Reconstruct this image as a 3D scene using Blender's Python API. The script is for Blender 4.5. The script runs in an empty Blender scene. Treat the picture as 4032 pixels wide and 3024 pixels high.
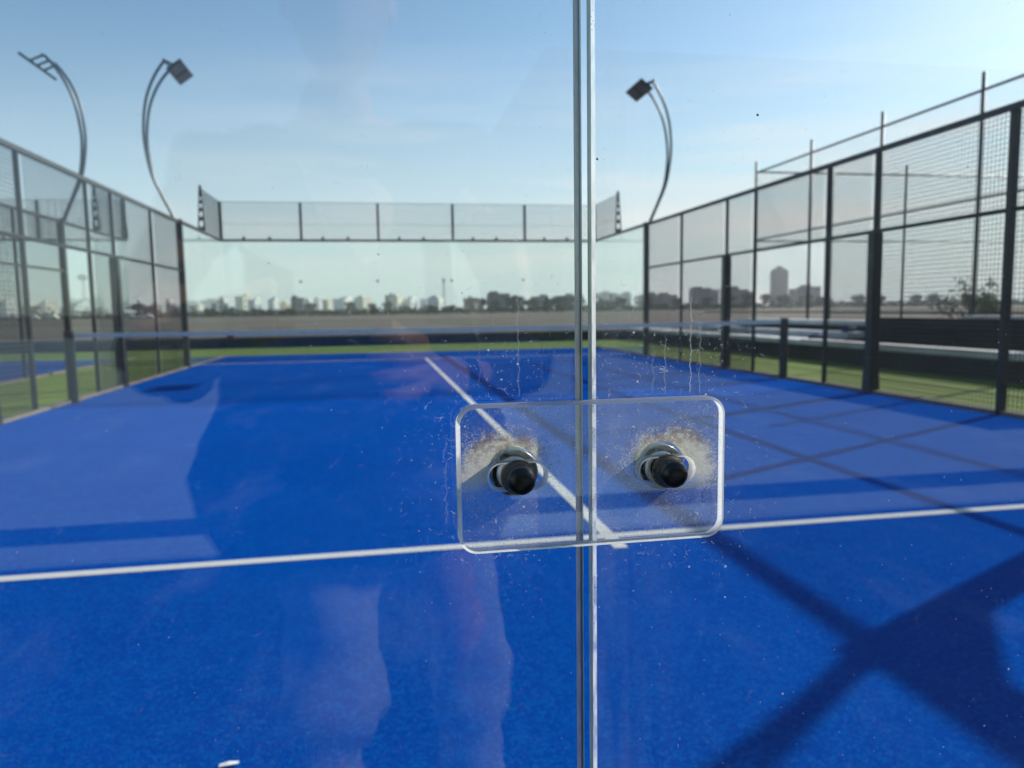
import bpy, bmesh, math, random
from mathutils import Vector, Matrix, noise
random.seed(7)
C = bpy.context.scene.collection
S = bpy.context.scene
R = math.radians

# ------------------------------------------------------------------ camera
YAW, PITCH, ROLL = 0.177870658, 0.101090035, -0.0146712485
fwd = Vector((math.sin(YAW)*math.cos(PITCH), math.cos(YAW)*math.cos(PITCH), -math.sin(PITCH)))
rgt = Vector((math.cos(YAW), -math.sin(YAW), 0)); up = rgt.cross(fwd)
r2 = rgt*math.cos(ROLL) + up*math.sin(ROLL); u2 = up*math.cos(ROLL) - rgt*math.sin(ROLL)
cd = bpy.data.cameras.new('camera'); cam = bpy.data.objects.new('camera', cd); C.objects.link(cam)
m = Matrix((r2, u2, -fwd)).transposed().to_4x4(); m.translation = Vector((-1.08861308, -0.36, 1.12691675))
cam.matrix_world = m
cd.sensor_width = 36; cd.lens = 2906.9263/4032*36
cd.clip_start = 0.004; cd.clip_end = 20000
cd.dof.use_dof = True; cd.dof.focus_distance = 0.357; cd.dof.aperture_fstop = 13.5
S.camera = cam

# ------------------------------------------------------------------ world, sun, exposure
SUNV = Vector((1.516, 0.745, 1.0)).normalized()
EL = math.asin(SUNV.z); AZ = math.atan2(SUNV.x, SUNV.y)
w = bpy.data.worlds.new('World'); S.world = w; w.use_nodes = True
nt = w.node_tree; nt.nodes.clear()
def N(t, typ, **k):
    n = t.nodes.new(typ)
    for a, b in k.items(): setattr(n, a, b)
    return n
wo = N(nt, 'ShaderNodeOutputWorld'); bg = N(nt, 'ShaderNodeBackground'); sky = N(nt, 'ShaderNodeTexSky')
sky.sky_type = 'NISHITA'; sky.sun_disc = False; sky.sun_elevation = EL; sky.sun_rotation = AZ
sky.air_density = 1.0; sky.dust_density = .7; sky.ozone_density = 1.3; sky.altitude = 10
SKY = 0.10
bg.inputs[1].default_value = SKY
# thin cirrus near the horizon
tc = N(nt, 'ShaderNodeTexCoord'); sep = N(nt, 'ShaderNodeSeparateXYZ'); nt.links.new(tc.outputs['Generated'], sep.inputs[0])
mp = N(nt, 'ShaderNodeMapping'); mp.inputs['Scale'].default_value = (1.6, 1.6, 13.0); mp.inputs['Rotation'].default_value = (0.08, -0.10, 0)
nt.links.new(tc.outputs['Generated'], mp.inputs[0])
cn = N(nt, 'ShaderNodeTexNoise'); cn.inputs['Scale'].default_value = 1.7; cn.inputs['Detail'].default_value = 5; cn.inputs['Roughness'].default_value = .5
nt.links.new(mp.outputs[0], cn.inputs['Vector'])
cr = N(nt, 'ShaderNodeMapRange'); cr.inputs[1].default_value = .42; cr.inputs[2].default_value = .72; nt.links.new(cn.outputs[0], cr.inputs[0])
hz = N(nt, 'ShaderNodeMapRange'); hz.inputs[1].default_value = .34; hz.inputs[2].default_value = .10; nt.links.new(sep.outputs[2], hz.inputs[0])
mu = N(nt, 'ShaderNodeMath', operation='MULTIPLY'); nt.links.new(cr.outputs[0], mu.inputs[0]); nt.links.new(hz.outputs[0], mu.inputs[1])
mu2 = N(nt, 'ShaderNodeMath', operation='MULTIPLY'); nt.links.new(mu.outputs[0], mu2.inputs[0]); mu2.inputs[1].default_value = 1.0
dsun = N(nt, 'ShaderNodeVectorMath', operation='DOT_PRODUCT'); nt.links.new(tc.outputs['Generated'], dsun.inputs[0]); dsun.inputs[1].default_value = (SUNV.x/math.hypot(SUNV.x, SUNV.y), SUNV.y/math.hypot(SUNV.x, SUNV.y), 0)
cd_ = N(nt, 'ShaderNodeMapRange'); cd_.inputs[1].default_value = .1; cd_.inputs[2].default_value = .8; cd_.inputs[3].default_value = .08; nt.links.new(dsun.outputs['Value'], cd_.inputs[0])
cl2 = N(nt, 'ShaderNodeMath', operation='MULTIPLY'); nt.links.new(mu2.outputs[0], cl2.inputs[0]); nt.links.new(cd_.outputs[0], cl2.inputs[1])
mix = N(nt, 'ShaderNodeMix', data_type='RGBA'); nt.links.new(cl2.outputs[0], mix.inputs[0]); nt.links.new(sky.outputs[0], mix.inputs[6]); mix.inputs[7].default_value = (7.6, 7.3, 7.1, 1)
hz2 = N(nt, 'ShaderNodeMapRange'); hz2.interpolation_type = 'SMOOTHERSTEP'; hz2.inputs[1].default_value = .40; hz2.inputs[2].default_value = -.08; nt.links.new(sep.outputs[2], hz2.inputs[0])
mix2 = N(nt, 'ShaderNodeMix', data_type='RGBA'); 
dm = N(nt, 'ShaderNodeMapRange'); dm.inputs[1].default_value = -.5; dm.inputs[2].default_value = .55; dm.inputs[3].default_value = .45; dm.inputs[4].default_value = 1.; nt.links.new(dsun.outputs['Value'], dm.inputs[0])
hm = N(nt, 'ShaderNodeMath', operation='MULTIPLY'); nt.links.new(dm.outputs[0], hm.inputs[0]); nt.links.new(hz2.outputs[0], hm.inputs[1])
nt.links.new(hm.outputs[0], mix2.inputs[0]); 
tint = N(nt, 'ShaderNodeMix', data_type='RGBA', blend_type='MULTIPLY'); tint.inputs[0].default_value = 1; nt.links.new(sky.outputs[0], tint.inputs[6]); tint.inputs[7].default_value = (.84, 1.02, 1.05, 1)
nt.links.new(tint.outputs[2], mix2.inputs[6]); mix2.inputs[7].default_value = (5.4, 6.3, 6.35, 1)
nt.links.new(mix2.outputs[2], mix.inputs[6])
nt.links.new(mix.outputs[2], bg.inputs[0]); nt.links.new(bg.outputs[0], wo.inputs[0])

sd = bpy.data.lights.new('sun', 'SUN'); sd.energy = 4.2; sd.angle = R(0.53); sd.color = (1, .955, .89)
sun = bpy.data.objects.new('sun', sd); C.objects.link(sun); sun.rotation_euler = SUNV.to_track_quat('Z', 'Y').to_euler()
S.view_settings.view_transform = 'Standard'; S.view_settings.look = 'None'; S.view_settings.exposure = 0.48; S.view_settings.gamma = 1
S.render.engine = 'CYCLES'
S.cycles.use_denoising = True; S.cycles.transparent_max_bounces = 40; S.cycles.max_bounces = 14; S.cycles.transmission_bounces = 12
S.cycles.caustics_reflective = False; S.cycles.caustics_refractive = True

# ------------------------------------------------------------------ materials
def s2l(*c):
    return tuple(((v/255)/12.92 if v/255 <= .04045 else ((v/255+.055)/1.055)**2.4) for v in c) + (1,)
class G:
    """small node graph helper"""
    def __init__(s, name):
        s.m = bpy.data.materials.new(name); s.m.use_nodes = True; s.t = s.m.node_tree; s.t.nodes.clear()
        s.out = N(s.t, 'ShaderNodeOutputMaterial'); s.tc = N(s.t, 'ShaderNodeTexCoord')
    def put(s, sock, v):
        if isinstance(v, bpy.types.NodeSocket): s.t.links.new(v, sock)
        else: sock.default_value = v
    def math(s, op, a, b=None, c=None, clamp=False):
        n = N(s.t, 'ShaderNodeMath', operation=op); n.use_clamp = clamp
        for i, v in enumerate((a, b, c)):
            if v is not None: s.put(n.inputs[i], v)
        return n.outputs[0]
    def rng(s, v, a, b, c=0., d=1., smooth=True):
        n = N(s.t, 'ShaderNodeMapRange'); n.interpolation_type = 'SMOOTHSTEP' if smooth else 'LINEAR'
        for i, x in enumerate((v, a, b, c, d)): s.put(n.inputs[i], x)
        return n.outputs[0]
    def mapv(s, scale=(1, 1, 1), src=None, loc=(0, 0, 0), rot=(0, 0, 0)):
        n = N(s.t, 'ShaderNodeMapping'); n.inputs['Scale'].default_value = scale; n.inputs['Location'].default_value = loc; n.inputs['Rotation'].default_value = rot
        s.put(n.inputs[0], src or s.tc.outputs['Object']); return n.outputs[0]
    def noise(s, scale, detail=3, rough=.55, vec=None, col=False, dist=0.):
        n = N(s.t, 'ShaderNodeTexNoise'); n.inputs['Scale'].default_value = scale; n.inputs['Detail'].default_value = detail
        n.inputs['Roughness'].default_value = rough; n.inputs['Distortion'].default_value = dist
        s.put(n.inputs['Vector'], vec or s.tc.outputs['Object']); return n.outputs[1 if col else 0]
    def vor(s, scale, vec=None, out=0, feature='F1'):
        n = N(s.t, 'ShaderNodeTexVoronoi', feature=feature); n.inputs['Scale'].default_value = scale
        s.put(n.inputs['Vector'], vec or s.tc.outputs['Object']); return n.outputs[out]
    def xyz(s, v=None):
        n = N(s.t, 'ShaderNodeSeparateXYZ'); s.put(n.inputs[0], v or s.tc.outputs['Object']); return n.outputs
    def comb(s, x, y, z):
        n = N(s.t, 'ShaderNodeCombineXYZ')
        for i, v in enumerate((x, y, z)): s.put(n.inputs[i], v)
        return n.outputs[0]
    def mixc(s, f, a, b):
        n = N(s.t, 'ShaderNodeMix', data_type='RGBA'); s.put(n.inputs[0], f); s.put(n.inputs[6], a); s.put(n.inputs[7], b); return n.outputs[2]
    def mixs(s, f, a, b):
        n = N(s.t, 'ShaderNodeMixShader'); s.put(n.inputs[0], f); s.put(n.inputs[1], a); s.put(n.inputs[2], b); return n.outputs[0]
    def bump(s, h, strength=.3, dist=.01):
        n = N(s.t, 'ShaderNodeBump'); n.inputs['Strength'].default_value = strength; n.inputs['Distance'].default_value = dist; s.put(n.inputs['Height'], h); return n.outputs[0]
    def bsdf(s, typ, **k):
        n = N(s.t, typ)
        for a, v in k.items():
            s.put(n.inputs[a.replace('_', ' ')], v)
        return n.outputs[0]
    def end(s, sh): s.t.links.new(sh, s.out.inputs[0]); return s.m
def pbr(name, col, rough=.6, metal=0., var=.12, scale=30., spec=.5, bump=0., bscale=None):
    g = G(name); n = g.noise(scale, 4)
    a = tuple(c*(1-var) for c in col[:3])+(1,); b = tuple(min(1, c*(1+var)) for c in col[:3])+(1,)
    k = dict(Base_Color=g.mixc(g.rng(n, .3, .7), a, b), Roughness=rough, Metallic=metal)
    if bump: k['Normal'] = g.bump(g.noise(bscale or scale*3, 3), bump, .003)
    nn = g.bsdf('ShaderNodeBsdfPrincipled', **k); nn.node.inputs['Specular IOR Level'].default_value = spec
    return g.end(nn)

M = {}
M['steel'] = pbr('black_painted_steel', (.012, .014, .015, 1), .38, 0, .3, 12, .5)
M['steel_rail'] = pbr('weathered_dark_rail', (.040, .044, .040, 1), .5, 0, .25, 8)
M['wire'] = pbr('dark_coated_wire', (.018, .021, .022, 1), .45)
M['greysteel'] = pbr('grey_galvanised_steel', (.12, .13, .125, 1), .5, .2, .15, 6)
M['lamp_tube'] = pbr('blue_grey_lamp_tube', (.055, .075, .085, 1), .35, .1, .1, 5)
M['lamp_face'] = pbr('grey_lamp_lens', (.09, .095, .105, 1), .25)
M['coping'] = pbr('pale_concrete_coping', (.64, .58, .54, 1), .85, 0, .12, 3, .3, .4)
M['nosing'] = pbr('grey_painted_concrete', (.62, .61, .59, 1), .85, 0, .12, 3, .3, .4)
M['darkwall'] = pbr('dark_green_screen_wall', (.016, .026, .024, 1), .8, 0, .35, 1.5, .3)
M['darkwall2'] = pbr('dark_brown_wall', (.021, .023, .025, 1), .85, 0, .3, 2, .3)
M['kerb'] = pbr('concrete_kerb', (.17, .15, .12, 1), .9, 0, .15, 8, .2, .4)
M['blackplastic'] = pbr('black_plastic_cap', (.0022, .0025, .0035, 1), .30, 0, .3, 400, .55, .08, 900)
M['skirt'] = pbr('worn_grey_plastic', (.030, .030, .029, 1), .6, 0, .35, 500, .5, .1, 900)
M['tanspeck'] = pbr('dried_mud', (.30, .22, .12, 1), .9)
M['sleeve'] = pbr('bright_zinc_sleeve', (.80, .82, .82, 1), .3, .6, .1, 300)
M['bark'] = pbr('bark', (.09, .07, .05, 1), .9, 0, .3, 10)
M['red'] = pbr('red_fabric', (.30, .03, .035, 1), .7)
M['bluebag'] = pbr('blue_fabric', (.012, .018, .10, 1), .7)
M['skin'] = pbr('skin', (.50, .28, .20, 1), .5)
M['shirt'] = pbr('navy_cotton', (.010, .012, .018, 1), .9, 0, .3, 40)
M['trouser'] = pbr('stone_cotton', (.36, .37, .37, 1), .9, 0, .12, 20)
M['shoe'] = pbr('white_shoe', (.5, .5, .5, 1), .6)
M['cap'] = pbr('dark_cap', (.02, .022, .03, 1), .8)
M['white'] = pbr('white_thread', (.8, .8, .8, 1), .8)
M['phone'] = pbr('dark_phone_glass', (.012, .013, .016, 1), .2)
M['eye'] = pbr('eye', (.03, .02, .015, 1), .2)
M['window'] = pbr('dark_window', (.05, .06, .07, 1), .2)
for nm, col in dict(white=(.86, .84, .80), cream=(.84, .76, .60), grey=(.20, .20, .20), slate=(.085, .09, .10), pink=(.40, .33, .28), tan=(.20, .16, .125)).items():
    M['b_'+nm] = pbr('render_'+nm, col+(1,), .9, 0, .06, .3)

def rust():
    g = G('rusty_washer_rim'); n = g.noise(700, 4)
    c = g.mixc(g.rng(n, .36, .56), (.016, .013, .011, 1), (.20, .13, .075, 1))
    return g.end(g.bsdf('ShaderNodeBsdfPrincipled', Base_Color=c, Roughness=.75, Normal=g.bump(n, .4, .0003)))
M['rust'] = rust()

def turf(name, c0, c1, c2, fine=900., grain=(.35, .42, .60, 1), gs=.985, spec=.15, sheen=.1):
    g = G(name)
    big = g.noise(.9, 4, .6); mid = g.noise(14, 4, .6); fn = g.noise(fine, 2, .6, vec=g.mapv((1, .45, 1)))
    blob = g.noise(70, 3, .6)
    c = g.mixc(g.rng(big, .35, .65), c0, c1)
    c = g.mixc(g.math('MULTIPLY', g.rng(mid, .45, .75), .35), c, c2)
    c = g.mixc(g.math('MULTIPLY', g.rng(blob, .46, .68), .8), c, c2)
    c = g.mixc(g.math('MULTIPLY', g.rng(fn, .3, .7), .35), c, tuple(v*.45 for v in c0[:3])+(1,))
    drift = g.math('MULTIPLY', g.rng(g.noise(2.2, 6, .65, vec=g.mapv((1, .35, 1))), .50, .72), g.rng(g.noise(180, 3, .6), .42, .66))
    c = g.mixc(g.math('MULTIPLY', drift, .16), c, grain)
    cell = g.xyz(g.vor(260, out=1))[0]; d = g.vor(260)
    sp = g.math('MULTIPLY', g.math('GREATER_THAN', cell, gs), g.math('LESS_THAN', d, .33))
    c = g.mixc(g.math('MULTIPLY', sp, .4), c, grain)
    h = g.math('ADD', g.math('MULTIPLY', fn, .6), g.noise(160, 3))
    sh = g.bsdf('ShaderNodeBsdfPrincipled', Base_Color=c, Roughness=.85, Normal=g.bump(h, .9, .006))
    sh.node.inputs['Specular IOR Level'].default_value = spec; sh.node.inputs['Sheen Weight'].default_value = sheen; sh.node.inputs['Sheen Roughness'].default_value = .45; sh.node.inputs['Sheen Tint'].default_value = c2[:3]+(1,)
    return g.end(sh)
M['blue'] = turf('blue_artificial_turf', (.0000, .060, .36, 1), (.0001, .070, .40, 1), (.0025, .125, .50, 1), spec=.0, sheen=.06)
M['green'] = turf('green_artificial_turf', (.12, .18, .022, 1), (.165, .23, .03, 1), (.20, .25, .05, 1), 500., (.3, .3, .15, 1), .97)
M['line'] = turf('white_turf_line', (.72, .73, .72, 1), (.76, .77, .76, 1), (.80, .81, .80, 1), 900., (.5, .5, .5, 1), .97)

def field():
    g = G('dry_field'); a = g.noise(.012, 6, .65); b = g.noise(.12, 5, .7, vec=g.mapv((.25, 1, 1))); c0 = g.mixc(g.rng(a, .35, .65), (.085, .058, .036, 1), (.135, .092, .058, 1))
    c = g.mixc(g.math('MULTIPLY', g.rng(b, .5, .62), .7), c0, (.030, .032, .018, 1))
    return g.end(g.bsdf('ShaderNodeBsdfPrincipled', Base_Color=c, Roughness=.95, Normal=g.bump(b, .6, .3)))
M['field'] = field()
def paving():
    g = G('pale_paving'); n = g.noise(1.2, 5)
    br = N(g.t, 'ShaderNodeTexBrick'); br.inputs['Scale'].default_value = 1.0; br.inputs['Brick Width'].default_value = .6; br.inputs['Row Height'].default_value = .6; br.inputs['Mortar Size'].default_value = .008
    br.inputs['Color1'].default_value = (.43, .55, .56, 1); br.inputs['Color2'].default_value = (.41, .52, .53, 1); br.inputs['Mortar'].default_value = (.4, .38, .36, 1)
    g.t.links.new(g.tc.outputs['Object'], br.inputs['Vector'])
    c = g.mixc(g.math('MULTIPLY', g.rng(n, .35, .65), .25), br.outputs[0], (.44, .50, .48, 1))
    return g.end(g.bsdf('ShaderNodeBsdfPrincipled', Base_Color=c, Roughness=.85))
M['paving'] = paving()

def leaf(name, ca, cb):
    g = G(name); info = N(g.t, 'ShaderNodeObjectInfo'); n = g.noise(1.3, 3)
    c = g.mixc(g.rng(n, .3, .7), ca, cb)
    d = g.bsdf('ShaderNodeBsdfDiffuse', Color=c); t = g.bsdf('ShaderNodeBsdfTranslucent', Color=c)
    return g.end(g.mixs(.3, d, t))
M['leaf'] = leaf('dark_foliage', (.022, .030, .016, 1), (.050, .058, .030, 1))
M['leafgreen'] = leaf('green_leaves', (.04, .075, .025, 1), (.09, .14, .04, 1))

def glass_core(g, tint, rough=0.):
    geo = N(g.t, 'ShaderNodeNewGeometry'); dot = N(g.t, 'ShaderNodeVectorMath', operation='DOT_PRODUCT')
    g.t.links.new(geo.outputs['Incoming'], dot.inputs[0]); g.t.links.new(geo.outputs['Normal'], dot.inputs[1])
    c = g.math('ABSOLUTE', dot.outputs['Value']); f = g.math('POWER', g.math('SUBTRACT', 1., c, clamp=True), 5.)
    F = g.math('ADD', g.math('MULTIPLY', f, .957), .043, clamp=True)
    return g.mixs(F, g.bsdf('ShaderNodeBsdfTransparent', Color=tint), g.bsdf('ShaderNodeBsdfGlossy', Color=(1, 1, 1, 1), Roughness=rough))
g = G('clear_tempered_glass'); M['glass'] = g.end(glass_core(g, (.985, .992, .988, 1)))
g = G('green_tinted_glass'); M['farglass'] = g.end(glass_core(g, (.93, .972, .955, 1)))

def film(g, col, trans=.6):
    d = g.bsdf('ShaderNodeBsdfDiffuse', Color=col); t = g.bsdf('ShaderNodeBsdfTranslucent', Color=col)
    return g.mixs(trans, d, t)
def lt(g, a, b): return g.math('LESS_THAN', a, b)
def gt(g, a, b): return g.math('GREATER_THAN', a, b)
def mulall(g, *v):
    r = v[0]
    for x in v[1:]: r = g.math('MULTIPLY', r, x)
    return r
def maxall(g, *v):
    r = v[0]
    for x in v[1:]: r = g.math('MAXIMUM', r, x)
    return r
def specks(g, scale, dens, size, seed=0.):
    v = g.mapv(loc=(seed, 0, seed*1.7)); cell = g.xyz(g.vor(scale, vec=v, out=1))
    return g.math('MULTIPLY', gt(g, cell[0], 1-dens) if not isinstance(dens, bpy.types.NodeSocket) else gt(g, cell[0], g.math('SUBTRACT', 1., dens)), g.rng(g.vor(scale, vec=v), size, size*.6))
def squiggle(g, scale, width, seed=0., stretch=(1, 1, 1)):
    v = g.mapv(stretch, loc=(seed, 0, -seed)); n = g.noise(scale, 1.5, .5, vec=v, dist=.8)
    m = g.noise(scale*1.3, 2, .5, vec=g.mapv(loc=(seed+3.3, 0, seed)))
    return g.math('MULTIPLY', g.rng(g.math('ABSOLUTE', g.math('SUBTRACT', n, .5)), width, width*.3), g.rng(m, .56, .62))
def dirty_pane():
    g = G('dusty_tempered_glass'); x, y, z = g.xyz()
    right = gt(g, x, -.985)
    # drips run down above the plate and stop on its edge
    near = mulall(g, g.rng(z, 1.17, 1.12), g.rng(z, 1.0, 1.03))
    low = g.rng(g.noise(9, 3), .38, .62)
    edge = g.rng(g.math('ABSOLUTE', g.math('SUBTRACT', x, -.975)), .05, .0)
    plate = mulall(g, g.rng(g.math('ABSOLUTE', g.math('SUBTRACT', x, -.983)), .12, .05), g.rng(g.math('ABSOLUTE', g.math('SUBTRACT', z, 1.06)), .10, .03))
    dens = g.math('ADD', .0010, g.math('ADD', g.math('MULTIPLY', plate, .026), mulall(g, right, low, .003)))
    sp = specks(g, 1100, dens, .42); sp2 = specks(g, 480, g.math('MULTIPLY', dens, .28), .40, 5.)
    sq = g.math('MULTIPLY', squiggle(g, 120, .012, 2.), g.math('ADD', .12, plate, clamp=True))
    sq2 = g.math('MULTIPLY', squiggle(g, 260, .018, 9.), plate)
    dr = None
    wob = g.math('SUBTRACT', g.noise(170, 5, .75, vec=g.comb(0., 0., z)), .5)
    brk = g.rng(g.noise(420, 2, .6, vec=g.mapv((.3, 1, 1))), .30, .48)
    for k, (x0, za, zb, wd, op) in enumerate([(-.9295, 1.081, 1.138, .00040, .50), (-.9245, 1.081, 1.128, .00035, .30), (-.9500, 1.082, 1.112, .00035, .26),
            (-.9435, 1.082, 1.118, .00035, .30), (-.8415, 1.118, 1.140, .00035, .22),
            (-1.0205, 1.083, 1.140, .00040, .24), (-1.0085, 1.083, 1.112, .00035, .26), (-1.0400, 1.090, 1.118, .00030, .18), (-1.0580, 1.02, 1.070, .0004, .20)]):
        xs = g.math('ADD', x, g.math('MULTIPLY', wob, .006 + .002*(k % 3)))
        if k % 2: xs = g.math('SUBTRACT', x, g.math('MULTIPLY', wob, .007))
        a = g.rng(g.math('ABSOLUTE', g.math('SUBTRACT', xs, x0)), wd, wd*.4)
        a = mulall(g, a, g.rng(z, za, za+.002), g.rng(z, zb, zb-.012), brk, op)
        dr = a if dr is None else maxall(g, dr, a)
    # film of dust, thicker beside the open joint and round the plate
    streak = g.rng(g.noise(60, 4, .6, vec=g.mapv((1, 1, .12))), .35, .7)
    fl = g.math('ADD', .002, g.math('ADD', mulall(g, plate, g.rng(g.noise(45, 4), .3, .7), .022), mulall(g, right, edge, streak, .06)))
    fl = g.math('ADD', fl, mulall(g, right, .003))
    mask = maxall(g, g.math('MULTIPLY', sp, .55), g.math('MULTIPLY', sp2, .7), g.math('MULTIPLY', sq, .5), g.math('MULTIPLY', sq2, .4), dr)
    mask = g.math('ADD', mask, fl, clamp=True)
    col = g.mixc(g.noise(300, 2), (.78, .76, .70, 1), (.90, .90, .90, 1))
    return g.end(g.mixs(mask, glass_core(g, (.985, .992, .988, 1)), film(g, col, .5)))
M['dusty'] = dirty_pane()

def edge_mat(name, c1, c2, rough=.35, tr=.5, clear=.25, sc=260):
    g = G(name); n = g.noise(sc, 5, .65, vec=g.mapv((1, 1, .25))); c = g.mixc(g.rng(n, .3, .7), c1, c2)
    chips = mulall(g, g.rng(g.noise(900, 3), .60, .66), g.rng(g.noise(60, 2), .45, .6))
    c = g.mixc(g.math('MULTIPLY', chips, .7), c, (.08, .07, .06, 1))
    a = g.mixs(tr, g.bsdf('ShaderNodeBsdfDiffuse', Color=c), g.bsdf('ShaderNodeBsdfTranslucent', Color=c))
    b = g.mixs(.25, a, g.bsdf('ShaderNodeBsdfGlossy', Color=(.9, .95, .92, 1), Roughness=rough))
    return g.end(g.mixs(clear, b, g.bsdf('ShaderNodeBsdfTransparent', Color=(.8, .9, .85, 1))))
M['edge'] = edge_mat('ground_glass_edge', (.10, .15, .125, 1), (.20, .26, .22, 1), .4, .35, .12)
def arris():
    g = G('frosted_glass_arris'); n = g.noise(260, 5, .65, vec=g.mapv((1, 1, .25)))
    chips = mulall(g, g.rng(g.noise(900, 3), .60, .66), g.rng(g.noise(30, 2), .50, .66))
    c = g.mixc(g.math('MULTIPLY', chips, .85), (.93, .95, .93, 1), (.10, .09, .07, 1))
    gl = g.bsdf('ShaderNodeBsdfRefraction', Color=c, Roughness=.55, IOR=1.25)
    d = g.mixs(.75, g.bsdf('ShaderNodeBsdfDiffuse', Color=c), g.bsdf('ShaderNodeBsdfTranslucent', Color=c))
    return g.end(g.mixs(g.rng(n, .38, .60, .22, .58), gl, d))
M['chamfer'] = arris()
M['edgedark'] = edge_mat('smoky_glass_edge', (.010, .012, .02, 1), (.03, .03, .04, 1), .3, .0, .0)
M['edgegrey'] = edge_mat('grey_glass_edge', (.10, .11, .11, 1), (.19, .20, .20, 1), .3, .3, .0)

# connector plate: real refracting glass, frosted arrises, sand caught behind it
BOLTS = ((-1.023, 1.0445), (-.9450, 1.0435))
def plate_mat(dirty):
    g = G('plate_back_with_sand' if dirty else 'plate_glass')
    gl = glass_core(g, (.985, .992, .988, 1))
    x, y, z = g.xyz()
    sq = maxall(g, mulall(g, squiggle(g, 170, .012, 4.), .32), mulall(g, squiggle(g, 330, .014, 14.), .26))
    sp = g.math('MULTIPLY', specks(g, 1200, .05, .42, 3.), .45)
    fl = g.math('ADD', .030, g.math('MULTIPLY', g.rng(g.noise(50, 4), .3, .7), .035))
    if not dirty:
        mask = g.math('ADD', maxall(g, sq, sp), .016, clamp=True)
        return g.end(g.mixs(mask, gl, film(g, (.85, .86, .88, 1), .5)))
    tot, brown = None, None
    for bi, (bx, bz) in enumerate(BOLTS):
        dx = g.math('SUBTRACT', x, bx); dz = g.math('SUBTRACT', z, bz)
        ang = g.math('ARCTAN2', dz, dx)
        wv = g.math('SUBTRACT', g.noise(110, 6, .72), .5)
        r = g.math('SQRT', g.math('ADD', g.math('MULTIPLY', dx, dx), g.math('MULTIPLY', dz, dz)))
        qx = g.math('ADD', dx, .0010); qz = g.math('SUBTRACT', dz, .0012); rin = g.math('SQRT', g.math('ADD', g.math('MULTIPLY', qx, qx), g.math('MULTIPLY', qz, qz)))
        rr = g.math('ADD', r, g.math('MULTIPLY', wv, .009))
        # reach of the sand by direction: longest to the outer side
        s = -1. if bi == 0 else 1.
        side = g.math('MULTIPLY', g.math('DIVIDE', dx, g.math('MAXIMUM', r, .001)), s)
        reach = g.math('ADD', .0222, g.math('MULTIPLY', g.math('MAXIMUM', side, 0.), .009))
        upv = g.math('DIVIDE', dz, g.math('MAXIMUM', r, .001))
        vert = g.rng(g.math('ADD', upv, g.math('MULTIPLY', side, .45)), -.25, .45)
        body = mulall(g, g.rng(rr, reach, g.math('SUBTRACT', reach, .0045)), g.rng(rin, .0122, .0136), vert)
        grit = g.rng(g.noise(1300, 4, .65), .44, .57)
        outer = g.rng(rr, g.math('SUBTRACT', reach, .0085), g.math('SUBTRACT', reach, .001))
        a = mulall(g, body, g.math('SUBTRACT', 1., mulall(g, outer, g.math('SUBTRACT', 1., grit), .8)))
        far = mulall(g, g.rng(rr, g.math('ADD', reach, .006), g.math('SUBTRACT', reach, .002)), g.rng(rin, .0122, .0138), g.rng(upv, -.95, .1), g.rng(g.noise(800, 3), .52, .60), .55)
        halo = mulall(g, g.rng(r, .029, .011), g.rng(rin, .0122, .0136), g.rng(upv, -1.6, .4), g.rng(g.noise(900, 4, .7), .3, .65), .38)
        t = maxall(g, g.math('MULTIPLY', a, g.rng(g.math('ADD', r, g.math('MULTIPLY', wv, .006)), .010, .019, .93, .80)), far, halo)
        bb = mulall(g, g.rng(rr, g.math('SUBTRACT', reach, .0090), g.math('SUBTRACT', reach, .0055)), g.rng(g.noise(420, 6, .75, vec=g.mapv(loc=(bi*3., 0, 0))), .41, .54), g.rng(upv, -.1, .3), g.rng(g.noise(90, 3, .6, vec=g.mapv(loc=(bi*2.+1, 0, 0))), .36, .56))
        tot = t if tot is None else maxall(g, tot, t); brown = bb if brown is None else maxall(g, brown, bb)
    c = g.mixc(g.rng(g.noise(1000, 2), .35, .65), (.86, .76, .53, 1), (.94, .88, .68, 1)); c = g.mixc(brown, c, (.34, .22, .115, 1))
    mask = g.math('ADD', maxall(g, tot, sq, sp), fl, clamp=True)
    return g.end(g.mixs(mask, gl, film(g, c, .72)))
M['plate'] = plate_mat(False); M['plateback'] = plate_mat(True)
def parris():
    g = G('frosted_plate_arris'); n = g.noise(500, 5, .65)
    c = g.mixc(g.rng(n, .35, .65), (.93, .94, .91, 1), (.98, .98, .97, 1))
    gl = g.bsdf('ShaderNodeBsdfRefraction', Color=c, Roughness=.6, IOR=1.3)
    d = g.mixs(.8, g.bsdf('ShaderNodeBsdfDiffuse', Color=c), g.bsdf('ShaderNodeBsdfTranslucent', Color=c))
    return g.end(g.mixs(.8, gl, d))
M['platechamfer'] = parris()
M['holewall'] = edge_mat('dark_green_ground_hole', (.012, .020, .018, 1), (.040, .055, .050, 1), .3, .0, .0, 900)

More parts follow.
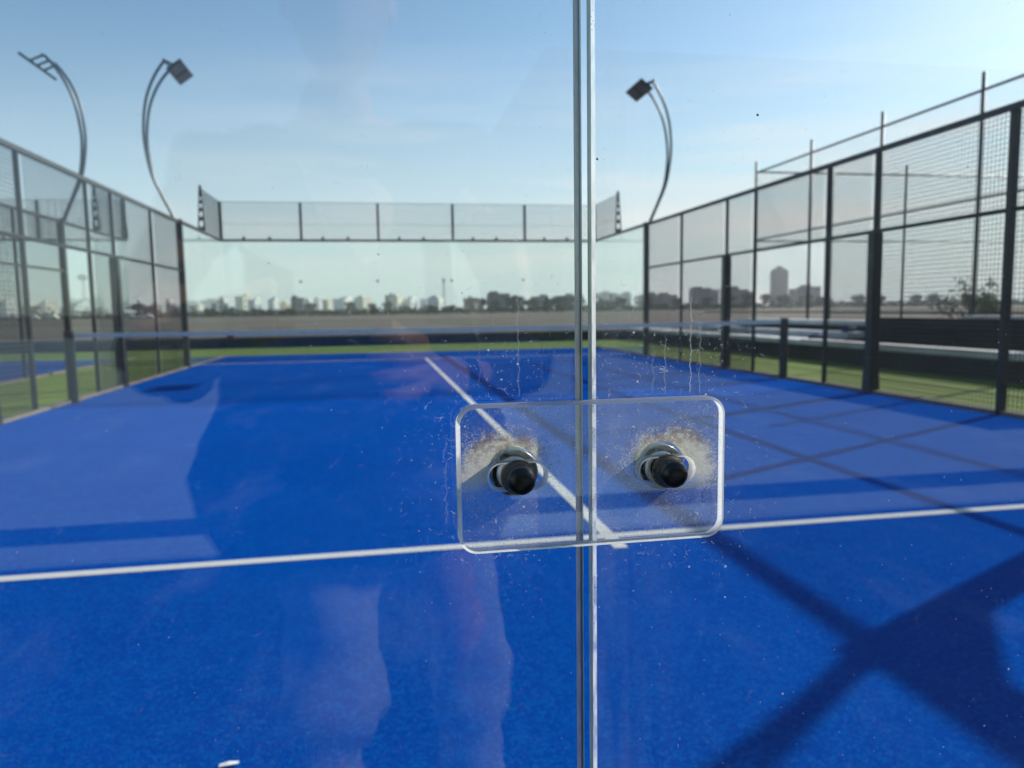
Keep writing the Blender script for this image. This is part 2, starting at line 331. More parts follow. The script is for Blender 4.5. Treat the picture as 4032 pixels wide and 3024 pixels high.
# ------------------------------------------------------------------ mesh helpers
class MB:
    def __init__(s): s.v = []; s.f = []; s.mi = []
    def add(s, vs, fs, mi=0):
        o = len(s.v); s.v += [tuple(v) for v in vs]; s.f += [tuple(i+o for i in f) for f in fs]; s.mi += [mi]*len(fs); return s
    def box(s, x0, x1, y0, y1, z0, z1, mi=0):
        return s.add([(x0, y0, z0), (x1, y0, z0), (x1, y1, z0), (x0, y1, z0), (x0, y0, z1), (x1, y0, z1), (x1, y1, z1), (x0, y1, z1)],
                     [(3, 2, 1, 0), (4, 5, 6, 7), (0, 1, 5, 4), (1, 2, 6, 5), (2, 3, 7, 6), (3, 0, 4, 7)], mi)
    def bar(s, a, b, r, n=4, cap=False, mi=0):
        return s.tube([a, b], [r, r], n, cap, mi)
    def tube(s, pts, rad, n=8, cap=True, mi=0):
        pts = [Vector(p) for p in pts]; o = len(s.v); k = len(pts)
        if not isinstance(rad, (list, tuple)): rad = [rad]*k
        ref = None
        for i, p in enumerate(pts):
            d = (pts[min(i+1, k-1)]-pts[max(i-1, 0)]).normalized()
            if ref is None: ref = d.orthogonal().normalized() if abs(d.z) < .9 else Vector((1, 0, 0))
            u = (ref - d*ref.dot(d)).normalized(); v = d.cross(u); ref = u
            for j in range(n):
                a = 2*math.pi*(j+.5)/n; s.v.append(tuple(p+(u*math.cos(a)+v*math.sin(a))*rad[i]))
        for i in range(k-1):
            for j in range(n):
                s.f.append((o+i*n+j, o+i*n+(j+1) % n, o+(i+1)*n+(j+1) % n, o+(i+1)*n+j)); s.mi.append(mi)
        if cap:
            s.f.append(tuple(o+j for j in reversed(range(n)))); s.mi.append(mi)
            s.f.append(tuple(o+(k-1)*n+j for j in range(n))); s.mi.append(mi)
        return s
    def lathe(s, prof, c, axis='-y', n=48, mi=0):
        """prof: (radius, height) along axis from c"""
        o = len(s.v)
        for r, h in prof:
            for j in range(n):
                a = 2*math.pi*j/n; s.v.append((c[0]+r*math.cos(a), c[1]-h, c[2]+r*math.sin(a)) if axis == '-y' else (c[0]+r*math.cos(a), c[1]+r*math.sin(a), c[2]+h))
        for i in range(len(prof)-1):
            for j in range(n):
                s.f.append((o+i*n+j, o+i*n+(j+1) % n, o+(i+1)*n+(j+1) % n, o+(i+1)*n+j)); s.mi.append(mi)
        return s
    def build(s, name, mats, parent=None, smooth=False, bevel=0, loc=None):
        me = bpy.data.meshes.new(name); off = Vector(loc) if loc else Vector((0, 0, 0))
        me.from_pydata([tuple(Vector(v)-off) for v in s.v], [], s.f); me.validate(); me.update()
        mats = mats if isinstance(mats, (list, tuple)) else [mats]
        for m_ in mats: me.materials.append(m_)
        if len(mats) > 1 and len(me.polygons) == len(s.mi):
            me.polygons.foreach_set('material_index', s.mi)
        if smooth: me.polygons.foreach_set('use_smooth', [True]*len(me.polygons))
        o = bpy.data.objects.new(name, me); C.objects.link(o)
        if loc: o.location = off
        if parent: o.parent = parent
        if bevel:
            b = o.modifiers.new('bevel', 'BEVEL'); b.width = bevel; b.segments = 2; b.limit_method = 'ANGLE'
        return o
def tag(o, label=None, cat=None, group=None, kind=None):
    for k, v in (('label', label), ('category', cat), ('group', group), ('kind', kind)):
        if v: o[k] = v
    return o
def empty(name, label=None, cat=None, group=None, loc=(0, 0, 0)):
    o = bpy.data.objects.new(name, None); C.objects.link(o); o.location = loc; o.empty_display_size = .1
    return tag(o, label, cat, group)
def struct(name, mb, mat): return tag(mb.build(name, mat), kind='structure')
def dup(root, loc, rot=None, scale=None):
    r = root.copy(); C.objects.link(r); r.location = loc
    if rot is not None: r.rotation_euler = rot
    if scale: r.scale = scale
    for ch in list(root.children):
        c = ch.copy(); C.objects.link(c); c.parent = r
        for g_ in list(ch.children):
            d = g_.copy(); C.objects.link(d); d.parent = c
    return r

# ------------------------------------------------------------------ ground, courts, paving
struct('ground', MB().add([(-6000, -6000, -.05), (6000, -6000, -.05), (6000, 9000, -.05), (-6000, 9000, -.05)], [(0, 1, 2, 3)]), M['field'])
struct('green_turf', MB().add([(-30, .10, 0), (7.6, .10, 0), (7.6, 24.5, 0), (-30, 24.5, 0)], [(0, 1, 2, 3)]), M['green'])
struct('blue_court', MB().add([(-5, .02, .005), (5, .02, .005), (5, 20, .005), (-5, 20, .005)], [(0, 1, 2, 3)]), M['blue'])
struct('neighbour_court', MB().add([(-17.3, .02, .004), (-7.3, .02, .004), (-7.3, 20, .004), (-17.3, 20, .004)], [(0, 1, 2, 3)]), M['blue'])
ln = MB()
for y in (3.05, 16.95): ln.add([(-4.98, y-.034, .008), (4.98, y-.034, .008), (4.98, y+.034, .008), (-4.98, y+.034, .008)], [(0, 1, 2, 3)])
for y0, y1 in ((2.86, 3.015), (3.085, 16.915), (16.985, 17.15)): ln.add([(-.034, y0, .008), (.034, y0, .008), (.034, y1, .008), (-.034, y1, .008)], [(0, 1, 2, 3)])
struct('court_line', ln, M['line'])
struct('walkway', MB().add([(-30, -3.17, .001), (7.6, -3.17, .001), (7.6, .10, .001), (-30, .10, .001)], [(0, 1, 2, 3)]), pbr('dark_rubber_walkway', (.016, .018, .020, 1), .95, 0, .3, 6, .1))
k = MB()
for x0, x1 in ((5.0, 5.13), (-5.09, -5.0), (-7.3, -7.22)): k.box(x0, x1, .02, 20, -.02, .045)
struct('kerb', k, M['kerb'])
struct('paving', MB().add([(-40, -40, .002), (4.2, -40, .002), (4.2, -5.2, .002), (7.6, -5.2, .002), (7.6, -3.87, .002), (-40, -3.87, .002)], [(0, 1, 2, 3, 4, 5)]), M['paving'])
struct('dark_yard', MB().add([(4.2, -40, .001), (60, -40, .001), (60, -5.2, .001), (4.2, -5.2, .001)], [(0, 1, 2, 3)]), M['darkwall2'])
struct('paving_edge', MB().box(-30, 7.6, -3.47, -3.171, -.02, .02), M['paving'])
struct('dark_strip', MB().add([(-30, -3.87, .001), (7.6, -3.87, .001), (7.6, -3.47, .001), (-30, -3.47, .001)], [(0, 1, 2, 3)]), M['darkwall2'])  # plain dark band between the paving and its edge

# ------------------------------------------------------------------ near glass panes
T = .010; CH = .0015
def near_pane(x0, x1, side, label):
    prof = ([(x0, 0, 0), (x1-.0008, 0, 2), (x1, .0008, 2), (x1, .0036, 1), (x1, .0056, 4), (x1-CH, T, 3), (x0, T, 2)] if side > 0 else
            [(x0+.0017, 0, 0), (x1, 0, 2), (x1, T, 3), (x0+CH, T, 1), (x0, T-CH, 2), (x0, .0014, 1)])
    b = MB(); n = len(prof); z0, z1 = .02, 3.0
    vs = [(p[0], p[1], z0) for p in prof]+[(p[0], p[1], z1) for p in prof]
    b.add(vs, []); 
    for i in range(n):
        b.f.append((i, (i+1) % n, n+(i+1) % n, n+i)); b.mi.append(prof[i][2])
    b.f.append(tuple(reversed(range(n)))); b.mi.append(2); b.f.append(tuple(range(n, 2*n))); b.mi.append(2)
    o = b.build('glass_pane', [M['dusty'], M['chamfer'] if side < 0 else M['edgedark'], M['edge'], M['glass'], M['edgegrey']])
    return tag(o, label, 'glass pane', 'glass panes of the near end wall')
near_pane(-3.0, -.9873, 1, 'near glass pane on the left, carrying the faint reflection of the photographer')
near_pane(-.9822, 1.0, -1, 'near glass pane on the right, dusty with dried drips and a white chipped edge')

# ------------------------------------------------------------------ connector plate with its two bolts
def rrect(x0, x1, z0, z1, r, n=10):
    out = []
    for cx, cz, a0 in ((x1-r, z1-r, 0), (x0+r, z1-r, 90), (x0+r, z0+r, 180), (x1-r, z0+r, 270)):
        for i in range(n+1):
            a = R(a0+90*i/n); out.append((cx+r*math.cos(a), cz+r*math.sin(a)))
    return out
def loft_plate(name, outer, holes, y_back, th, ch, mats, hch=.0011):
    """outer / holes: functions inset -> outline; y_back nearest the pane, plate grows towards -y"""
    bm = bmesh.new(); loops = []
    def ring(pts, y): return [bm.verts.new((x, y, z)) for x, z in pts]
    yf = y_back-th; cap_f, cap_b = [], []
    for fn, c, hole in [(outer, ch, False)]+[(h, hch, True) for h in holes]:
        sgn = -1 if hole else 1
        a = ring(fn(sgn*c), yf); b = ring(fn(0), yf+c); d = ring(fn(0), y_back-c*.6); e = ring(fn(sgn*c*.6), y_back)
        n = len(a)
        for q, (p1, p2) in enumerate(((a, b), (b, d), (d, e))):
            for i in range(n):
                f = bm.faces.new((p1[i], p1[(i+1) % n], p2[(i+1) % n], p2[i])); f.material_index = 2 if not hole else 3; f.smooth = True
        cap_f.append(a); cap_b.append(e)
    for caps, mi in ((cap_f, 0), (cap_b, 1)):
        es = []
        for lp in caps:
            for i in range(len(lp)):
                e_ = bm.edges.get((lp[i], lp[(i+1) % len(lp)])); es.append(e_)
        r = bmesh.ops.triangle_fill(bm, use_beauty=True, use_dissolve=False, edges=es)
        for f in r['geom']:
            if isinstance(f, bmesh.types.BMFace): f.material_index = mi
    bmesh.ops.recalc_face_normals(bm, faces=bm.faces)
    me = bpy.data.meshes.new(name); bm.to_mesh(me); bm.free()
    for m_ in mats: me.materials.append(m_)
    o = bpy.data.objects.new(name, me); C.objects.link(o); return o
PX0, PX1, PZ0, PZ1 = -1.0528, -.9130, 1.0062, 1.0808
def slot(bx, bz):
    def f(i):
        r = .0063-i*1.; out = []
        for cx, a0 in ((bx+.0080, -90), (bx-.0080, 90)):
            for q in range(17):
                a = R(a0+180*q/16); out.append((cx+r*math.cos(a), bz+r*math.sin(a)))
        return out
    return f
plate = loft_plate('connector_plate', lambda i: rrect(PX0+i, PX1-i, PZ0+i, PZ1-i, .0098-i), [slot(*b) for b in BOLTS], -.0012, .0066, .0017,
                   [M['plate'], M['plateback'], M['platechamfer'], M['platechamfer']])
tag(plate, 'clear rounded rectangular plate bolted across the joint, sand-stained above its two black bolts', 'connector plate')
for bi, (bx, bz) in enumerate(BOLTS):
    bt = MB().lathe([(.0001, -.012), (.0046, -.012), (.0046, .0078)], (bx, 0, bz)).build('bolt', M['blackplastic'], plate, True)
    tag(bt, 'black capped bolt in the sandy left half of the plate' if bi == 0 else 'black capped bolt in the right half of the plate, rustier rim')
    MB().lathe([(.0115, -.0002), (.0118, -.0002), (.0121, -.0012), (.0121, -.0088), (.0118, -.0098)], (bx, 0, bz), n=64).build('spacer_ring', M['holewall'], bt, True)
    MB().lathe([(.0046, -.0099), (.0120, -.0099)], (bx, 0, bz), n=64).build('inner_washer', M['steel'], bt)
    MB().lathe([(.0060, .0011), (.0086, .0011), (.0088, .0004), (.0088, -.0020)], (bx-.0006, 0, bz), n=64).build('sleeve', M['sleeve'], bt, True)
    MB().lathe([(.0048, .0079), (.0083, .0079), (.0087, .0083), (.0087, .0098), (.0083, .0104), (.0070, .0105)], (bx, 0, bz), n=64).build('washer', M['rust'], bt, True)
    MB().lathe([(.0081, .0104), (.0080, .0110), (.0075, .0146), (.0071, .0158), (.0067, .0160)], (bx, 0, bz), n=64).build('cap_skirt', M['skirt'], bt, True)
    prof = [(.0066, .0156), (.0071, .0161), (.00715, .0166), (.0070, .0169)]
    for q in range(1, 13):
        a = R(90*q/12); prof.append((max(.0001, .0070*math.cos(a)**.72), .0169+.0040*math.sin(a)**1.1))
    MB().lathe(prof, (bx, 0, bz), n=64).build('cap', M['blackplastic'], bt, True)
# bits of dirt on the glass
for x, z, s_, lb, mt in ((-.8945, 1.2237, .0007, 'brown speck stuck high on the right near pane', 'tanspeck'), (-.9795, 1.2000, .0006, 'dark speck beside the chipped edge of the right near pane', 'steel')):
    b = MB(); 
    prof = [(.0001, .0006), (s_*.6, .0005), (s_, .0001)]
    o = b.lathe(prof, (x, 0, z), n=12).build('dirt_speck', M[mt], None, True); tag(o, lb, 'dirt speck')

# ------------------------------------------------------------------ fences
def grid(b, axis, c, a0, a1, z0, z1, sp=.05, r=.0032):
    n = max(1, round((a1-a0)/sp)); m_ = max(1, round((z1-z0)/sp))
    for i in range(1, n):
        t = a0+(a1-a0)*i/n
        b.bar((c, t, z0), (c, t, z1), r) if axis == 'y' else b.bar((t, c, z0), (t, c, z1), r)
    for i in range(0, m_+1):
        t = z0+(z1-z0)*i/m_
        b.bar((c+.004, a0, t), (c+.004, a1, t), r) if axis == 'y' else b.bar((a0, c+.004, t), (a1, c+.004, t), r)
def gusset(x, y, z0, parent, out=-1):
    """perforated tapering bracket standing on the rail, seen flat from the court"""
    bm = bmesh.new(); H = 1.03
    ol = [(x-.05*out, z0), (x+.11*out, z0), (x+.045*out, z0+H), (x-.005*out, z0+H)]
    holes = [(x+.03*out, z0+.16, .044), (x+.027*out, z0+.38, .038), (x+.024*out, z0+.57, .031), (x+.022*out, z0+.73, .022)]
    fr = []
    for yy in (y-.02, y+.02):
        lp = [[bm.verts.new((a, yy, b_)) for a, b_ in ol]]
        for cx, cz, r in holes: lp.append([bm.verts.new((cx+r*math.cos(2*math.pi*i/14), yy, cz+r*1.9*math.sin(2*math.pi*i/14))) for i in range(14)])
        es = []
        for l in lp:
            for i in range(len(l)): es.append(bm.edges.new((l[i], l[(i+1) % len(l)])))
        bmesh.ops.triangle_fill(bm, use_beauty=True, use_dissolve=False, edges=es); fr.append(lp)
    for l1, l2 in zip(*fr):
        for i in range(len(l1)): bm.faces.new((l1[i], l1[(i+1) % len(l1)], l2[(i+1) % len(l2)], l2[i]))
    me = bpy.data.meshes.new('bracket'); bm.to_mesh(me); bm.free(); me.materials.append(M['steel'])
    o = bpy.data.objects.new('bracket', me); C.objects.link(o); o.parent = parent; return o
def side_fence(X, label, ys, sgn):
    t = empty('mesh_fence', label, 'mesh fence', 'side fences of the padel courts', (X, 4, 0))
    def B(b, nm, mt, bv=0): 
        o = b.build(nm, mt, None, False, bv); o.parent = t; o.matrix_parent_inverse = Matrix.Translation((-X, -4, 0)); return o
    xo = X+.035*sgn
    for y in ys:
        if y in (4, 16):
            h = .075 if y == 4 else .055; yc = 3.93 if y == 4 else y
            B(MB().box(xo-h, xo+h, yc-h, yc+h, 0, 3.06), 'pole', M['steel'], .004)
        else:
            h = .035 if y == 6 else .024
            B(MB().box(xo-h, xo+h, y-h, y+h, 0, 2.975), 'post', M['steel'], .003)
    for y in (8, 12):
        if y in ys:
            d = -.06 if y == 12 else .06
            b = MB().box(xo-.062, xo+.062, y-.065, y+.065, .45, 2.0)
            b.add([(xo-.075, y-.078, 0), (xo+.075, y-.078, 0), (xo+.075, y+.078, 0), (xo-.075, y+.078, 0), (xo-.062, y-.065, .4495), (xo+.062, y-.065, .4495), (xo+.062, y+.065, .4495), (xo-.062, y+.065, .4495)],
                  [(3, 2, 1, 0), (4, 5, 6, 7), (0, 1, 5, 4), (1, 2, 6, 5), (2, 3, 7, 6), (3, 0, 4, 7)])
            B(b, 'padded_post', M['steel'], .006)
    B(MB().box(xo-.03, xo+.03, ys[0], 16, 2.976, 3.036), 'top_rail', M['steel_rail'], .003)
    B(MB().box(xo-.022+.0*sgn, xo+.022, ys[0], 15.945, 2.0, 2.044), 'middle_rail', M['steel_rail'], .003)
    if ys[0] == 4 and sgn > 0:
        B(MB().box(xo-.03, xo+.03, 2.0, 3.85, 2.87, 3.05), 'head_beam', M['steel'])
        B(MB().add([(xo-.01, 3.85, 2.865), (xo-.01, 3.55, 2.865), (xo-.01, 3.85, 2.60), (xo+.01, 3.85, 2.865), (xo+.01, 3.55, 2.865), (xo+.01, 3.85, 2.60)], [(0, 1, 2), (5, 4, 3), (0, 3, 4, 1), (1, 4, 5, 2), (2, 5, 3, 0)]), 'corner_plate', M['steel'])
    for a, b_ in zip(ys[:-1], ys[1:]):
        m1 = MB(); grid(m1, 'y', X, a+.03, b_-.03, 2.02, 2.97)
        if not (a == 9 or (a == 10)):
            grid(m1, 'y', X, a+.03, b_-.03, .06, 2.0)
        B(m1, 'mesh_panel', M['wire'])
    return t
YS = [4, 6, 8, 9, 11, 12, 14, 16]
side_fence(5.0, 'dark mesh fence along the right side of the blue court', YS, 1)
side_fence(-5.0, 'dark mesh fence along the left side of the blue court', YS, -1)
side_fence(-7.3, 'farther mesh fence of the neighbouring court, behind the left side fence', [8, 10, 12, 14, 16], 1)
# a small clamp sitting on each top rail
def back_fence(xs, xr, xl, label, sidesgn):
    t = empty('back_fence', label, 'mesh fence', 'raised back fences', (0, 0, 0))
    B = lambda b, nm, mt, bv=0: b.build(nm, mt, t, False, bv)
    B(MB().box(min(xs)-.03, max(xs)+.03, 20.012, 20.062, 2.975, 3.035), 'rail', M['steel'], .003)
    for x in xs:
        B(MB().box(x-.035, x+.035, 20.015, 20.075, 3.036, 3.985), 'post', M['steel'], .003)
        for dx in (.55, 1.2):
            if x+dx < max(xs): B(MB().lathe([(.001, .07), (.03, .068), (.034, .03), (.03, 0)], (x+dx, 20.037, 3.035), axis='z', n=10), 'clamp', M['steel'])
    for a, b_ in zip(xs[:-1], xs[1:]):
        m1 = MB(); grid(m1, 'x', 20.03, a+.04, b_-.04, 3.06, 3.98); m1.bar((a, 20.03, 3.42), (b_, 20.03, 3.42), .006); m1.bar((a, 20.03, 3.985), (b_, 20.03, 3.985), .006)
        B(m1, 'mesh_panel', M['wire'])
    for X in (xl, xr):
        if X is None: continue
        B(MB().box(X-.03, X+.03, 16.06, 20.0, 2.975, 3.034), 'side_rail', M['steel'], .003)
        m1 = MB(); grid(m1, 'y', X, 18.03, 19.97, 3.06, 3.98); m1.bar((X, 18, 3.42), (X, 20, 3.42), .006); m1.bar((X, 18, 3.985), (X, 20, 3.985), .006)
        B(m1, 'side_mesh_panel', M['wire'])
        gusset(X, 18.0, 3.036, t, 1 if X > 0 or X < -6 else -1)
    return t
back_fence([-5, -3, -1, 1, 3, 5], 5.0, -5.0, 'low mesh fence standing on top of the far glass wall of the blue court', 1)
bf2 = back_fence([-13.3, -11.3, -9.3, -7.3], -7.3, None, 'low mesh fence topping the glass end wall of the neighbouring court', 1)
gusset(-7.3, 19.9, 3.036, bf2, 1)
# far glass panes
ordn = ['leftmost', 'second from the left', 'middle', 'second from the right', 'rightmost']
def pane(x0, x1, y0, y1, label, grp, conn=None):
    o = MB().box(x0, x1, y0, y1, .05, 2.972).build('glass_pane', M['farglass']); tag(o, label, 'glass pane', grp)
    for (cx, cz) in conn or ():
        MB().lathe([(.001, .012), (.030, .012), (.034, 0)], (cx, y0, cz), n=14).build('connector', M['steel'], o)
    return o
for i in range(5):
    x = -5+2*i
    pane(x+.004, x+1.996, 20.0, 20.01, 'far end-wall glass pane, %s of the five' % ordn[i], 'glass panes of the far end wall', [(x+1.94, 1.93)] if i < 4 else None)
for X, sd_ in ((5.0, 'right'), (-5.0, 'left')):
    for y, q in ((16.06, 'next to the %s lamp pole' % sd_), (18.004, 'meeting the far end wall in the %s corner' % sd_)):
        pane(X-.005, X+.005, y, y+1.93, 'side glass pane of the blue court, '+q, 'side glass panes')
for i, q in enumerate(('nearest the corner beside the lamp mast', 'second from that corner', 'third, at the photo edge')):
    x = -9.3-2*i
    pane(x+.004, x+1.996, 20.0, 20.01, 'end-wall glass pane of the neighbouring court, '+q, 'glass panes of the neighbouring court')
pane(-7.305, -7.295, 16.06, 17.99, 'side glass pane of the neighbouring court, behind its lamp mast', 'side glass panes')
pane(-7.305, -7.295, 18.01, 19.99, 'side glass pane of the neighbouring court, in its far corner', 'side glass panes')

# ------------------------------------------------------------------ lamp masts
ARC = [(.075, 3.02), (.115, 3.14), (.265, 3.47), (.44, 3.90), (.525, 4.40), (.535, 4.80), (.475, 5.26), (.355, 5.62), (.20, 5.90), (.03, 6.12)]
def lamp(X, Y, out, label):
    t = empty('lamp_mast', label, 'lamp mast', 'floodlight masts', (X, Y, 3.0))
    P = lambda d, dy, z: (out*d, dy, z-3.0)
    def spline(off, f):
        pts = []
        for i, (d, z) in enumerate(ARC):
            q = i/(len(ARC)-1); pts.append(P(d, off*(.12+.88*max(0, (q-.25)/.75)), z*1-f*(1 if q > .9 else 0)))
        # Catmull-Rom
        res = []
        for i in range(len(pts)-1):
            p0, p1, p2, p3 = [Vector(pts[max(0, min(len(pts)-1, j))]) for j in (i-1, i, i+1, i+2)]
            for s_ in range(5):
                u = s_/5; res.append(.5*((2*p1)+(-p0+p2)*u+(2*p0-5*p1+4*p2-p3)*u*u+(-p0+3*p1-3*p2+p3)*u**3))
        res.append(Vector(pts[-1])); return res
    for off, f in ((-.24, .0), (.24, .0)):
        MB().tube(spline(off, f), .028, 10).build('curved_tube', M['lamp_tube'], t, True)
    # frame bar and two LED floodlight heads facing down across the court
    b = MB(); sx = -out
    fa = Vector(P(.03, 0, 6.10)); b.bar(fa+Vector((0, -.34, 0)), fa+Vector((0, .34, 0)), .024, 6, True)
    pc = fa+Vector((sx*.22, 0, -.13))
    for dy in (-.3, 0, .3): b.bar(fa+Vector((0, dy, 0)), pc+Vector((0, dy, .03)), .022, 4, True)
    b.build('lamp_frame', M['steel'], t)
    for dy in (-.255, .255):
        h = MB(); cc = pc+Vector((0, dy, 0)); e1 = Vector((sx*.8, 0, .6)).normalized()*.17; e2 = Vector((0, .235, 0)); e3 = e1.cross(e2).normalized()*.026
        vs = [cc+a*e1+b_*e2+c_*e3 for c_ in (-1, 1) for b_ in (-1, 1) for a in (-1, 1)]
        h.add(vs, [(0, 1, 3, 2), (4, 6, 7, 5), (0, 4, 5, 1), (2, 3, 7, 6), (0, 2, 6, 4), (1, 5, 7, 3)])
        hd = h.build('floodlight', M['steel'], t, False, .006)
        l = MB(); zs = 1 if (e3.z < 0) else -1; c2 = cc+e3*zs*1.12
        l.add([c2-e1*.86-e2*.88, c2+e1*.86-e2*.88, c2+e1*.86+e2*.88, c2-e1*.86+e2*.88], [(0, 1, 2, 3)]).build('lens', M['lamp_face'], hd)
    return t
lamp(5.035, 16, 1, 'curved floodlight mast on the right pole, right of the glass joint')
lamp(-5.035, 16, -1, 'curved floodlight mast on the left pole of the blue court, second from the left')
lamp(-7.265, 16, 1, 'floodlight mast of the neighbouring court, leftmost of the curved masts')
lamp(5.035, 4, 1, 'nearest right floodlight mast, seen only by its shadow on the blue court')

# ------------------------------------------------------------------ net
t = empty('court_net', 'dark court net with pale top band stretched between two black posts', 'net', None, (0, 10, 0))
def nb(b, nm, mt, bv=0): return b.build(nm, mt, t, False, bv)
def zt(x): return .90-.02*(1-(x/5)**2)-0.0
m1 = MB(); n = 222
for i in range(n+1):
    x = -4.95+9.9*i/n; m1.bar((x, 0, .03), (x, 0, zt(x)-.03), .0027, 3)
for j in range(19):
    z = .03+(.845-.03)*j/18
    m1.bar((-4.95, .003, z), (4.95, .003, z), .0027, 3)
nb(m1, 'netting', pbr('black_net_cord', (.015, .018, .022, 1), .8))
bd = MB(); K = 40
for i in range(K):
    x0, x1 = -4.95+9.9*i/K, -4.95+9.9*(i+1)/K
    for y in (-.008, .008): bd.add([(x0, y, zt(x0)-.055), (x1, y, zt(x1)-.055), (x1, y, zt(x1)), (x0, y, zt(x0))], [(0, 1, 2, 3)])
    bd.add([(x0, -.008, zt(x0)), (x1, -.008, zt(x1)), (x1, .008, zt(x1)), (x0, .008, zt(x0))], [(0, 1, 2, 3)])
nb(bd, 'top_band', pbr('white_net_tape', (.74, .70, .66, 1), .8))
for x in (-5, 5):
    nb(MB().tube([(x, 0, 0), (x, 0, .93)], .062, 20).box(x-.09, x+.09, -.09, .09, .0, .012), 'post', M['steel'], .004)


# ------------------------------------------------------------------ right side: low wall, steps, upper wall, outer fences
tk = empty('low_wall', 'low dark green wall with pale coping along the right green strip', 'wall')
MB().box(7.6, 7.85, -8, 13.75, 0, .30).build('wall_face', M['darkwall'], tk); MB().box(7.57, 7.9, -8, 13.75, .303, .42).build('coping', M['coping'], tk, False, .01)
ts = empty('terrace_steps', 'wide grey concrete steps with risers darkened as shade beyond the right fence', 'steps')
MB().box(7.6, 8.55, 13.755, 24.5, 0, .30).build('riser', M['darkwall'], ts); MB().box(7.57, 8.6, 13.755, 24.5, .303, .40).build('step', M['nosing'], ts, False, .01)  # risers carry their shade as a dark colour
MB().box(8.75, 9.3, 13.755, 21, 0, .40).build('riser', M['darkwall2'], ts); MB().box(8.65, 9.35, 13.755, 21, .403, .53).build('step', M['nosing'], ts, False, .01)
MB().box(9.42, 10.0, 13.755, 20, 0, .64).build('riser', M['darkwall2'], ts); MB().box(9.37, 10.02, 13.755, 20, .643, .755).build('step', M['nosing'], ts, False, .01)
tu = empty('upper_wall', 'tall dark retaining wall with thin pale top, behind the low right wall', 'wall')
MB().box(9.3, 9.55, -8, 13.75, 0, .83).build('wall_face', M['darkwall2'], tu); MB().box(9.26, 9.6, -8, 11.3, .833, .895).build('coping', M['coping'], tu, False, .008)
tag(MB().box(9.255, 9.30, 7, 22, .93, .965).build('handrail', M['steel']), 'thin black rail running level above the dark retaining wall', 'rail')
struct('terrace', MB().add([(9.6, -8, .80), (90, -8, .80), (90, 13.75, .80), (9.6, 13.75, .80)], [(0, 1, 2, 3)]), M['field'])
tf = empty('low_wall', 'low dark wall closing the green strip behind the far glass wall', 'wall')
MB().box(-40, 7.59, 24.5, 24.75, 0, .30).build('wall_face', M['darkwall'], tf); MB().box(-40, 7.59, 24.752, 24.8, 0, .34).build('back_face', M['darkwall2'], tf)

def chain(b, axis, c, a0, a1, z0, z1, sp=.085, r=.0016):
    H = z1-z0; L = a1-a0; n = int((L+H)/sp)
    for s_ in (1, -1):
        for i in range(n):
            q = -H+i*sp
            lo, hi = max(0, -q), min(H, L-q)
            if hi <= lo: continue
            p0, p1 = (q+lo, lo), (q+hi, hi)
            if s_ < 0: p0, p1 = (L-p0[0], p0[1]), (L-p1[0], p1[1])
            A = (a0+p0[0], z0+p0[1]); B_ = (a0+p1[0], z0+p1[1])
            if axis == 'y': b.bar((c+.002*s_, A[0], A[1]), (c+.002*s_, B_[0], B_[1]), r, 3)
            else: b.bar((A[0], c+.002*s_, A[1]), (B_[0], c+.002*s_, B_[1]), r, 3)
tc1 = empty('chain_link_fence', 'tall grey chain-link fence running along the right behind the mesh fence', 'chain-link fence', 'tall outer fences')
X0 = 11.25; ysf = [22.53, 19.389, 16.366, 13.284, 10.202, 7.12]
for y in ysf: MB().bar((X0, y, .4), (X0, y, 5.801), .042, 12, True).build('post', M['greysteel'], tc1, True)
MB().bar((X0, 7.12, 5.445), (X0, 22.53, 5.445), .03, 8, True).build('top_rail', M['greysteel'], tc1, True)
MB().bar((X0, 7.12, 3.276), (X0, 22.53, 3.276), .024, 8, True).build('middle_rail', M['greysteel'], tc1, True)
cm = MB(); chain(cm, 'y', X0, 7.12, 22.53, .9, 5.445); cm.build('chain_link', M['greysteel'], tc1)
tc2 = empty('chain_link_fence', 'tall grey chain-link fence crossing behind, at right angles to the right one', 'chain-link fence', 'tall outer fences')
for x in (14.012, 16.774, 19.583, 22.369): MB().bar((x, 22.53, .4), (x, 22.53, 5.801), .038, 12, True).build('post', M['greysteel'], tc2, True)
MB().bar((X0+.04, 22.53, 5.469), (22.369, 22.53, 5.469), .03, 8, True).build('top_rail', M['greysteel'], tc2, True)
MB().bar((X0+.04, 22.53, 3.241), (22.369, 22.53, 3.241), .024, 8, True).build('middle_rail', M['greysteel'], tc2, True)
cm = MB(); chain(cm, 'x', 22.53, X0+.04, 22.369, .6, 5.445, .11); cm.build('chain_link', M['greysteel'], tc2)

# bags and scraps
def bag(loc, sx, sy, sz, mat, label, cat='bag', name='bag'):
    bm = bmesh.new(); bmesh.ops.create_cube(bm, size=1)
    bmesh.ops.subdivide_edges(bm, edges=bm.edges[:], cuts=3, use_grid_fill=True)
    for v in bm.verts:
        p = v.co.copy(); q = p.normalized()*.55; v.co = p.lerp(q, .55); v.co.x *= sx; v.co.y *= sy; v.co.z = (v.co.z+.42)*sz
        v.co += Vector((noise.noise(p*3+Vector(loc)), noise.noise(p*4), 0))*.06*sx
    bmesh.ops.recalc_face_normals(bm, faces=bm.faces)
    me = bpy.data.meshes.new('bag'); bm.to_mesh(me); bm.free(); me.materials.append(mat); me.polygons.foreach_set('use_smooth', [True]*len(me.polygons))
    o = bpy.data.objects.new(name, me); C.objects.link(o); o.location = loc
    MB().tube([(-.2*sx, 0, .85*sz), (-.12*sx, 0, 1.15*sz), (.12*sx, 0, 1.15*sz), (.2*sx, 0, .85*sz)], .012, 6).build('handle', mat, o, True)
    return tag(o, label, cat)
